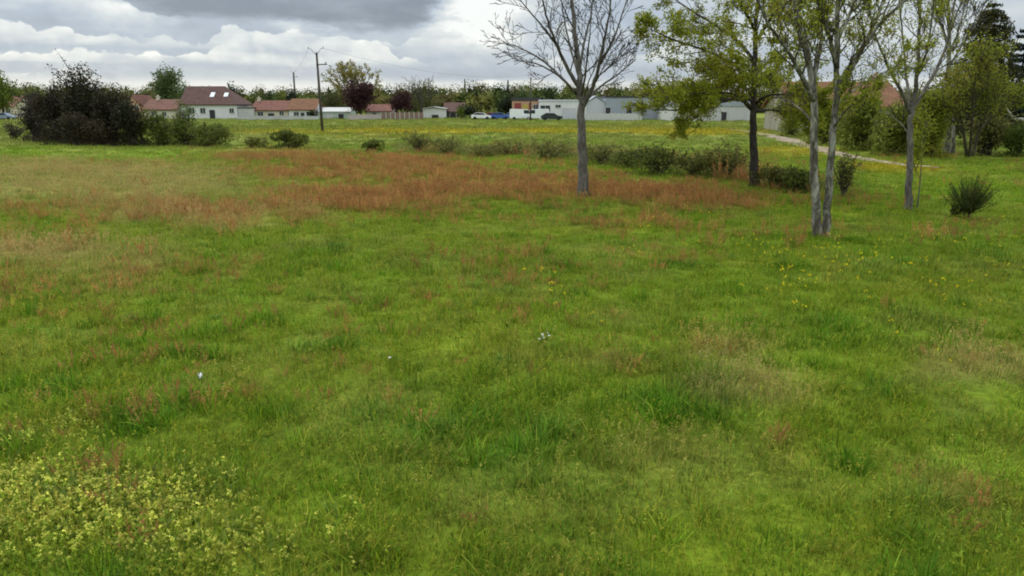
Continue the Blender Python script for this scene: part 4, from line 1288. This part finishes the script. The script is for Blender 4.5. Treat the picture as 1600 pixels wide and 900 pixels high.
def pole(name, label, base, top_v, lean=0.0, arms=True, r=.16):
    g = gp(*base); H = atY(base[0], top_v, g[1])[2] - g[2]
    root = thing(name, label, 'utility pole', tuple(g), 'utility poles'); root.rotation_euler = (0, lean, 0)
    T = Tubes(); T.tube([(0, 0, -.2), (0, 0, H * .5), (0, 0, H)], [r, r * .85, r * .68], 12); T.obj('pole', pole_m, root)
    if arms:
        T = Tubes()
        for s in (-1, 1):
            T.tube([(0, -.16, H - .25), (s * .3, -.16, H + .05), (s * .5, -.16, H + .36), (s * .76, -.16, H + .36)], [.026, .024, .022, .018], 6)
        T.obj('bracket', iron, root)
        for s in (-1, 1):
            Boxes().prism([(s * .76 - .05, H + .36), (s * .76 + .05, H + .36), (s * .76 + .04, H + .54), (s * .76 - .04, H + .54)], -.21, -.11, 'y').obj('insulator', insul, root)
        Boxes().box(-.08, 1.05, -.2, -.12, H - 1.25, H - 1.15).obj('crossarm', iron, root)
        Boxes().box(.85, .97, -.22, -.10, H - 1.15, H - .95).obj('insulator', insul, root)
    return g, H


pg, ph = pole('utility_pole', 'tall weathered timber utility pole with curved brackets standing in the field', (504, 206), 82, -.02)
p2, h2 = pole('utility_pole', 'dark distant utility pole rising behind the orange roofed house', (463, 182.6), 113, 0, True, .32)
p3, h3 = pole('utility_pole', 'slim distant utility pole standing before the orange shop', (829, 189), 121, 0, True, .15)


def cable(name, label, a, b, sag):
    a = np.array(a); b = np.array(b); T = Tubes()
    pts = [a + (b - a) * t - np.array([0, 0, sag * 4 * t * (1 - t)]) for t in np.linspace(0, 1, 25)]
    T.tube(pts, [.009] * 25, 4)
    o = T.obj(name, iron); o['label'] = label; o['category'] = 'cable'; o['kind'] = 'thing'; o['group'] = 'overhead cables'


cable('overhead_cable', 'thin sagging cable from the field pole back to the dark distant pole', pg + np.array([-.76 - .02 * ph, -.16, ph + .4]), p2 + np.array([-.76, -.16, h2 + .4]), 1.1)
cable('overhead_cable', 'thin sagging cable from the field pole across to the pole by the orange shop', pg + np.array([.76 - .02 * ph, -.16, ph + .4]), p3 + np.array([-.76, -.16, h3 + .4]), 1.3)

# ------------------------------------------------------------------ village trees
bud_yellow = mat_leaf('yellow_catkin_buds', [(.16, .14, .035), (.26, .23, .055), (.34, .29, .085)], .4, .3)
purple_leaf = mat_leaf('purple_plum_leaves', [(.024, .011, .013), (.052, .020, .024), (.09, .034, .034)], .25, .3)
green_leaf = mat_leaf('soft_green_leaves', [(.05, .08, .025), (.10, .145, .05), (.16, .20, .075)], .35, .25)
bright_leaf = mat_leaf('bright_green_leaves', [(.06, .09, .014), (.12, .16, .022), (.18, .21, .035)], .4, .25)
dark_leaf = mat_leaf('dark_green_leaves', [(.008, .015, .008), (.018, .028, .012), (.034, .046, .018)], .15, .3)
olive_leaf = mat_leaf('olive_leaves', [(.05, .06, .018), (.095, .10, .03), (.14, .135, .045)], .3, .25)


def round_tree(name, label, base, top_v, half_u, leaf, seed, n=1500, s=(.25, .5), fork=.3, bare=False, cat='tree', group='village trees', wide=1.0, crown0=.25, shell=.45):
    rng = random.Random(seed); nr = np.random.default_rng(seed)
    g = gp(*base); Y = g[1]; H = atY(base[0], top_v, Y)[2] - g[2]; W = half_u * Y / FPX
    root = thing(name, label, cat, tuple(g), group)
    T = Tubes(); r0 = H * .022
    T.tube([(0, 0, -.2), (.02 * H, 0, H * fork), (.0, 0, H * .7)], [r0 * 1.2, r0, r0 * .35], 9)
    tips = []
    P = dict(max=1 if not bare else 2, kids=(6, 4), ang=(22, 50), ratio=.5, up=.05, wig=.1, rmin=.028 if bare else .02, **{'from': .25})
    k = 16 if bare else 12
    for i in range(k):
        a = 6.283 * i / k + rng.gauss(0, .3); f = rng.uniform(fork * .8, .55)
        e = rng.uniform(.1, 1.25)
        d = np.array([math.cos(a) * math.cos(e), math.sin(a) * math.cos(e), math.sin(e)])
        # reach the crown's ellipsoid
        c = np.array([0, 0, H * (crown0 + 1) / 2]); p = np.array([0, 0, H * f]); rz = H * (1 - crown0) / 2
        ln = 1.0
        while ln < 3 * W and (((p + d * ln - c) / np.array([W, W, rz])) ** 2).sum() < .85: ln += .15
        grow(T, rng, p, d, ln, r0 * .45, 0, tips, P)
    T.obj('trunk', bark_twig if not bare else bark_twig_grey, root)
    c = np.array([0, 0, H * (crown0 + 1) / 2]); rz = H * (1 - crown0) / 2
    lob = []
    for k in range(20):
        dv = unit([rng.gauss(0, 1), rng.gauss(0, 1), rng.gauss(0, 1)]); rr = rng.uniform(.3, .66)
        lob.append((*(c + dv * rr * np.array([W, W, rz])), rng.uniform(.34, .5)))
    lob = np.array(lob)
    pk = nr.integers(0, len(lob), n); dv = nr.normal(size=(n, 3)); dv /= np.linalg.norm(dv, axis=1)[:, None]
    rr = (shell + (1.12 - shell) * nr.random(n) ** .7)[:, None]
    pos = lob[pk, :3] + dv * rr * lob[pk, 3:4] * np.array([W, W, rz])
    if len(tips) and not bare:
        tp_ = np.array(tips)[nr.integers(0, len(tips), n // 4)]
        pos = np.concatenate([pos, tp_ + nr.normal(0, .25, tp_.shape)])
    if bare:
        tp_ = np.array(tips); pos = np.repeat(tp_, max(1, int(n / len(tp_))), axis=0); pos = pos + nr.normal(0, .18, pos.shape)
        if n < len(tp_): pos = pos[nr.random(len(pos)) < n / len(tp_)]
    v_, f_ = leaf_arrays(pos, nr.uniform(s[0], s[1], len(pos)), nr, .65)
    mesh_obj('crown', v_, f_, leaf, root)
    return root


round_tree('round_tree', 'tall green tree with a domed crown above the brown roofed house', (266, 184), 97, 25, green_leaf, 201, 4200, (.3, .6), .35, crown0=.05)
round_tree('side_tree', 'leaning lower green tree beside the domed one', (292, 183), 122, 12, green_leaf, 202, 500, (.3, .6), .4)
round_tree('garden_tree', 'green tree half cut by the picture edge beyond the bungalow', (6, 187), 104, 30, bright_leaf, 203, 2400, (.3, .6), .25, crown0=.05)
round_tree('catkin_tree', 'wide round tree of bare yellowish branches behind the plum', (556, 184), 101, 42, bud_yellow, 204, 6500, (.22, .48), .25, True, crown0=.05)
round_tree('purple_plum_tree', 'larger purple leaved plum tree before the round bare yellow one', (563, 186.5), 124, 27, purple_leaf, 205, 4200, (.25, .5), .2, crown0=.12, group='purple plum trees')
round_tree('purple_plum_tree', 'smaller purple leaved plum tree by the post fence', (627, 186.5), 138, 20, purple_leaf, 206, 3000, (.22, .45), .2, crown0=.1, group='purple plum trees')
round_tree('bare_crowned_tree', 'bare grey crowned tree with twigs against the sky, past the smaller plum', (658, 185), 114, 24, bud_yellow, 207, 260, (.12, .26), .3, True, crown0=.15)
round_tree('olive_bush', 'olive green bushy tree under the bare grey crown', (668, 184), 144, 26, olive_leaf, 208, 1600, (.25, .5), .15, crown0=.02, cat='bush')
round_tree('olive_bush', 'brownish olive bush behind the utility pole', (524, 184), 141, 20, olive_leaf, 209, 1400, (.25, .5), .15, crown0=.02, cat='bush')
round_tree('dark_tree', 'dark green tree rising just past the hipped brown roof', (366, 183), 128, 17, dark_leaf, 210, 1700, (.25, .5), .2, crown0=.05)
round_tree('dark_hedge_bush', 'dark evergreen bush beside the distant pole', (457, 183), 132, 11, dark_leaf, 211, 1000, (.25, .5), .15, crown0=.02, cat='bush')
round_tree('dark_hedge_bush', 'low dark garden bush next to the brown shed', (733, 186), 165, 20, dark_leaf, 212, 1000, (.25, .5), .1, crown0=0, cat='bush')
round_tree('yellow_shrub', 'bright yellow green shrub before the brown shed', (720, 186.5), 164, 8, bright_leaf, 213, 300, (.2, .4), .1, crown0=0, cat='bush')
round_tree('dark_pine', 'dark pine crown beside the orange shop', (789, 185), 147, 12, dark_leaf, 214, 1000, (.25, .45), .1, crown0=0)
round_tree('shop_tree', 'pointed green tree standing behind the roof of the orange shop', (818, 182), 131, 14, green_leaf, 215, 900, (.3, .6), .2, crown0=.05)
round_tree('pole_bush', 'small dark green bush at the foot of the houses by the garage', (489, 187), 172, 9, dark_leaf, 216, 320, (.2, .4), .1, crown0=0, cat='bush')


# ------------------------------------------------------------------ the wood that closes the view
def far_wood():
    nr = np.random.default_rng(77)
    m, nt, out = newmat('distant_wood_leaves')
    at = nt.nodes.new('ShaderNodeAttribute'); at.attribute_name = 'tint'
    p = nt.nodes.new('ShaderNodeBsdfPrincipled'); p.inputs['Roughness'].default_value = .8; p.inputs['Specular IOR Level'].default_value = .1
    nt.links.new(at.outputs['Color'], p.inputs['Base Color']); nt.links.new(p.outputs[0], out.inputs[0])
    V = []; Cc = []
    pal = np.array([[.075, .10, .030], [.05, .075, .026], [.10, .115, .035], [.028, .042, .020], [.085, .080, .042], [.115, .125, .045], [.06, .085, .03]])
    for row_, (Y, hm) in enumerate(((330, 9.5), (375, 12.2), (425, 15.0))):
        x = -340.0 - row_ * 40
        while x < 340 + row_ * 40:
            W = nr.uniform(3, 6.5); H = hm * nr.uniform(.90, 1.07) * (1 + .12 * math.sin(x / 47 + row_)); y = Y + nr.uniform(-14, 14)
            if x < -130: H *= 1.06
            n = 520; dv = nr.normal(size=(n, 3)); dv /= np.linalg.norm(dv, axis=1)[:, None]
            conif = nr.random() < .06
            sh = np.array([W, W, H * .42])
            pos = np.array([x, y, H * .58]) + dv * (.5 + .55 * nr.random((n, 1))) * sh
            if conif:
                t = nr.random(n); a = nr.uniform(0, 6.283, n); rr = W * .5 * (1 - t)
                pos = np.stack([x + np.cos(a) * rr, y + np.sin(a) * rr, H * 1.08 * t], 1)
            low = nr.random(n) < .35
            pos[low, 2] = nr.uniform(0, H * .6, low.sum())
            v_, _ = leaf_arrays(pos, nr.uniform(.45, 1.0, n), nr, .7)
            base = pal[3] if conif else pal[nr.integers(0, len(pal))]
            cc = base * 1.35 * nr.uniform(.8, 1.25, (n, 1)) * np.array([1.1, 1, .7])
            V.append(v_); Cc.append(np.repeat(cc, 4, axis=0))
            # the close inner boughs: flat clumps that fill the crown
            k2 = 60; dv = nr.normal(size=(k2, 3)); dv /= np.linalg.norm(dv, axis=1)[:, None]
            pos = np.array([x, y, H * .5]) + dv * (.7 * nr.random((k2, 1)) ** .5) * np.array([W, W, H * .45])
            v_, _ = leaf_arrays(pos, nr.uniform(1.6, 3.2, k2), nr, .9)
            V.append(v_); Cc.append(np.repeat(base * 1.1 * nr.uniform(.8, 1.2, (k2, 1)) * np.array([1.1, 1, .7]), 4, axis=0))
            x += W * nr.uniform(.7, 1.2)
    V = np.concatenate(V); Cc = np.concatenate(Cc)
    o = mesh_obj('distant_wood', V, np.arange(len(V)).reshape(-1, 4), m, None, False, 'stuff')
    o['label'] = 'mixed green wood closing the view behind the village'; o['category'] = 'wood'
    a = o.data.color_attributes.new('tint', 'FLOAT_COLOR', 'POINT')
    a.data.foreach_set('color', np.concatenate([Cc, np.ones((len(Cc), 1))], 1).astype(np.float32).ravel())


far_wood()


# ------------------------------------------------------------------ small pale things lying in the grass
def white_flower(name, label, u, v, r, n, seed, cat='flower'):
    rng = random.Random(seed); g = gp(u, v); root = thing(name, label, cat, tuple(g), 'white flower heads in the grass')
    S = Tubes(); H_ = Boxes()
    for k in range(n):
        x, y, h = rng.gauss(0, r), rng.gauss(0, r), rng.uniform(.11, .16)
        S.tube([(x * .4, y * .4, -.02), (x, y, h)], [.003, .002], 4, False)
        for j in range(9):
            a = 6.283 * j / 9; c, s = math.cos(a), math.sin(a); c2, s2 = math.cos(a + .45), math.sin(a + .45); q = .013
            H_.poly([(x, y, h), (x + c * q, y + s * q, h + .008), (x + (c + c2) * q * .62, y + (s + s2) * q * .62, h + .014), (x + c2 * q, y + s2 * q, h + .008)], [(0, 1, 2, 3)])
    S.obj('stem', leaf_fresh, root); H_.obj('petals', mat_plain('white_petals', (.78, .78, .74), .05, 5, .7), root)


white_flower('white_flower', 'cluster of white flower heads in the middle of the meadow', 848, 545, .035, 7, 1)
white_flower('white_flower', 'single white flower head before the reddish spot in the open grass', 606, 577, .010, 1, 2)


def scrap(name, label, u, v, s, seed):
    rng = random.Random(seed); g = gp(u, v); n = 5; vs = []; fs = []
    for j in range(n):
        for i in range(n):
            vs.append(((i / (n - 1) - .5) * s, (j / (n - 1) - .5) * s * .7, .1 + .03 * math.sin(i * 2.1 + j) + rng.uniform(0, .02)))
    for j in range(n - 1):
        for i in range(n - 1): fs.append((j * n + i, j * n + i + 1, (j + 1) * n + i + 1, (j + 1) * n + i))
    o = mesh_obj(name, vs, fs, mat_plain('white_paper', (.75, .75, .74), .05, 5, .8), None, True)
    o.location = tuple(g); o.rotation_euler = (.15, .2, rng.uniform(0, 3)); o['label'] = label; o['category'] = 'litter'
    md = o.modifiers.new('thickness', 'SOLIDIFY'); md.thickness = .002


scrap('paper_scrap', 'tiny crumpled white paper scrap lying in the grass', 311, 604, .038, 4)

# ------------------------------------------------------------------ camera, sun, sky
cam = bpy.data.cameras.new('camera'); co_ = bpy.data.objects.new('camera', cam); C.objects.link(co_)
cam.sensor_width = 36; cam.lens = 36 * FPX / 1600
cam.clip_start = 0.05; cam.clip_end = 9000
co_.location = (0, 0, CAMZ); co_.rotation_euler = (math.pi / 2 - PITCH, 0, 0)
scene.camera = co_

SUN_EL, SUN_AZ = R(52), R(-38)          # azimuth from +Y towards +X: the sun stands ahead, to the west of the view
sun = bpy.data.lights.new('sun', 'SUN'); so = bpy.data.objects.new('sun', sun); C.objects.link(so)
sun.energy = 1.5; sun.angle = R(10); sun.color = (1, .95, .87)
from mathutils import Vector
sd = Vector((math.sin(SUN_AZ) * math.cos(SUN_EL), math.cos(SUN_AZ) * math.cos(SUN_EL), math.sin(SUN_EL)))
so.rotation_euler = sd.to_track_quat('Z', 'Y').to_euler()
so.location = sd * 60

world = bpy.data.worlds.new('World'); scene.world = world; world.use_nodes = True
nt = world.node_tree; nt.nodes.clear(); L = nt.links.new


def val(x, sock):
    if isinstance(x, (int, float)): sock.default_value = x
    else: L(x, sock)


def mth(op, a, b=0.0, c=0.0, clamp=False):
    n = nt.nodes.new('ShaderNodeMath'); n.operation = op; n.use_clamp = clamp
    val(a, n.inputs[0]); val(b, n.inputs[1]); val(c, n.inputs[2])
    return n.outputs[0]


def mrange(x, a, b, c=0.0, d=1.0):
    n = nt.nodes.new('ShaderNodeMapRange'); n.interpolation_type = 'SMOOTHSTEP'
    val(x, n.inputs['Value'])
    for k, v_ in (('From Min', a), ('From Max', b), ('To Min', c), ('To Max', d)): n.inputs[k].default_value = v_
    return n.outputs['Result']


tc = nt.nodes.new('ShaderNodeTexCoord')
sx = nt.nodes.new('ShaderNodeSeparateXYZ'); L(tc.outputs['Generated'], sx.inputs[0])
DEG = 57.29578
az = mth('MULTIPLY', mth('ARCTAN2', sx.outputs[0], sx.outputs[1]), DEG)          # degrees from the +Y direction
el = mth('MULTIPLY', mth('ARCSINE', sx.outputs[2]), DEG)


def cnoise(ox, oy, scx, scy, detail, rough, dist=0.0, seed=0.0):
    cb = nt.nodes.new('ShaderNodeCombineXYZ')
    L(mth('MULTIPLY', mth('ADD', az, ox), scx), cb.inputs[0]); L(mth('MULTIPLY', mth('ADD', el, oy), scy), cb.inputs[1]); cb.inputs[2].default_value = seed
    return noise(nt, 1.0, detail, rough, cb.outputs[0], dist)


# rows of cumulus, one behind the other: rounded lit heads over flat grey bases
def nz2(scx, scy, detail, rough, seed):
    return cnoise(0, 0, scx, scy, detail, rough, 0.0, seed)


def heads(n):                       # round maxima, creased valleys
    return mth('ABSOLUTE', mth('MULTIPLY_ADD', n, 5.0, -2.5))


def over(low, high, m):             # composite tone 'high' over 'low' with mask m
    return mth('ADD', mth('MULTIPLY', low, mth('SUBTRACT', 1.0, m)), mth('MULTIPLY', high, m))


fine = nz2(.42, .95, 6, .6, 4.0)
fsoft = mth('SUBTRACT', fine, .5)
big = mth('SUBTRACT', nz2(.06, .28, 4, .5, 7.0), .5)
mid = mth('SUBTRACT', nz2(.16, .5, 5, .55, 9.0), .5)
hA = heads(nz2(.13, .10, 2, .5, 21.0)); hB = heads(nz2(.36, .40, 3, .5, 23.0)); hC = heads(nz2(.9, 1.0, 2, .5, 25.0))
puff = mth('ADD', mth('MULTIPLY', hB, .55), mth('MULTIPLY', hC, .16))
wob = mth('MULTIPLY', mid, 3.0)
azw = mth('ADD', az, wob)


def row(tone, a0, a1, base, top, amp, seed, lit_t, base_t, soft=.16):
    hl = mth('MULTIPLY_ADD', nz2(.11, .05, 3, .5, seed), 8.5, -4.1)
    tp = mth('ADD', mth('MULTIPLY_ADD', hl, amp, top), mth('MULTIPLY', puff, .95 * min(1, amp)))
    m = mrange(mth('SUBTRACT', tp, el), 0.0, soft)
    m = mth('MULTIPLY', m, mrange(mth('MULTIPLY_ADD', mid, 3.2, el), base - .6, base + .5))
    m = mth('MULTIPLY', m, mth('MULTIPLY', mrange(azw, a0 - 3, a0 + 3), mrange(azw, a1 + 3, a1 - 3)))
    m = mth('MULTIPLY', m, mrange(nz2(.085, .16, 3, .5, seed + 50.5), .40, .56, .15, 1.0))
    h = mth('DIVIDE', mth('SUBTRACT', el, base), mth('SUBTRACT', tp, base), clamp=True)
    t = mth('MULTIPLY_ADD', mth('POWER', h, .6), lit_t - base_t, base_t)
    t = mth('ADD', t, mth('ADD', mth('MULTIPLY', fsoft, .5), mth('MULTIPLY', mid, .5))); t = mth('MULTIPLY_ADD', hB, .22, mth('SUBTRACT', t, .12))
    return over(tone, t, m)


# clear air and thin cloud behind: bright at the horizon, blue grey above it
tone = mth('ADD', mth('MULTIPLY', mrange(el, 2.3, 1.3), .42), .44)
tone = mth('ADD', tone, mth('MULTIPLY', big, .9)); tone = mth('ADD', tone, mth('MULTIPLY', fsoft, .28))
tone = mth('ADD', tone, mth('MULTIPLY', mrange(el, 3.0, 9.0), .18))
tone = row(tone, -40, 40, 1.5, 1.75, .3, 31.0, .95, .70)
tone = row(tone, -40, -22, 2.2, 3.0, .7, 45.0, .95, .56)
tone = row(tone, -36, -7, 2.75, 3.7, .8, 33.0, 1.08, .56)
tone = row(tone, 3, 40, 2.6, 3.4, .9, 35.0, .95, .52)
tone = row(tone, -24, -1, 3.8, 4.9, .8, 37.0, .98, .56)
tone = row(tone, -44, -25, 3.8, 4.8, .9, 39.0, 1.02, .48)
tone = row(tone, 4, 44, 4.2, 5.4, 1.2, 41.0, .98, .46)
tone = row(tone, -28, -9, 4.7, 5.9, .7, 47.0, .98, .58)
tone = row(tone, -44, -28, 5.3, 6.6, 1.0, 43.0, 1.05, .42)
# the bright gap
gx_ = mth('DIVIDE', mth('ADD', azw, 2.2), 3.2); gy_ = mth('DIVIDE', mth('SUBTRACT', el, 6.2), 2.2)
gap = mth('POWER', 2.71828, mth('MULTIPLY', mth('ADD', mth('MULTIPLY', gx_, gx_), mth('MULTIPLY', gy_, gy_)), -1.0))
tone = mth('ADD', tone, mth('MULTIPLY', gap, mth('MULTIPLY_ADD', fsoft, 1.4, .62)))
# the long dark cloud
edge = mth('ADD', mrange(az, -17, -31, 5.35, 6.6), mth('MULTIPLY', mid, 1.5))
edge = mth('MULTIPLY_ADD', fsoft, .5, edge)
dm = mrange(mth('SUBTRACT', el, edge), -.25, .85)
dm = mth('MULTIPLY', dm, mrange(mth('ADD', az, mth('MULTIPLY', mth('ADD', mid, fsoft), 2.6)), -4.0, -6.6))
dm = mth('MULTIPLY', dm, mth('MULTIPLY', mrange(azw, -40, -28), mrange(el, 17, 10)))
dt = mth('ADD', mth('MULTIPLY_ADD', mid, .7, .06), mth('MULTIPLY', fsoft, .22))
tone = over(tone, dt, dm)
# overhead, out of the rows: broad broken overcast
gen = mth('ADD', mth('MULTIPLY', mid, .9), .62)
tone = over(tone, gen, mrange(el, 9, 18))
tone = mth('ADD', tone, 0.0, clamp=True)
ccol = ramp(nt, tone, [(0.0, (.20, .225, .27)), (0.2, (.28, .315, .365)), (0.45, (.40, .455, .53)), (0.68, (.57, .61, .63)), (.88, (.74, .76, .74)), (1.0, (.86, .87, .84))])
# brighter cloud higher up, as under any overcast
up = mrange(el, 8.5, 40, 1.0, 2.9)
bg = nt.nodes.new('ShaderNodeBackground'); L(ccol, bg.inputs[0]); L(up, bg.inputs[1])
sky = nt.nodes.new('ShaderNodeTexSky'); sky.sky_type = 'NISHITA'; sky.sun_disc = False
sky.sun_elevation = SUN_EL; sky.sun_rotation = SUN_AZ
bs = nt.nodes.new('ShaderNodeBackground'); L(sky.outputs[0], bs.inputs[0]); bs.inputs[1].default_value = 0.09
mxs = nt.nodes.new('ShaderNodeMixShader'); mxs.inputs[0].default_value = 0.86
L(bs.outputs[0], mxs.inputs[1]); L(bg.outputs[0], mxs.inputs[2])
ow = nt.nodes.new('ShaderNodeOutputWorld'); L(mxs.outputs[0], ow.inputs[0])
world.cycles.sampling_method = 'MANUAL'; world.cycles.sample_map_resolution = 256

vs = scene.view_settings
scene.display_settings.display_device = 'sRGB'
vs.view_transform = 'Standard'; vs.look = 'None'; vs.exposure = 0.25; vs.gamma = 1.0; vs.use_curve_mapping = False
cy = scene.cycles
cy.max_bounces = 6; cy.diffuse_bounces = 3; cy.glossy_bounces = 2; cy.transmission_bounces = 4; cy.transparent_max_bounces = 6
cy.filter_width = 1.9
scene.render.engine = 'CYCLES'
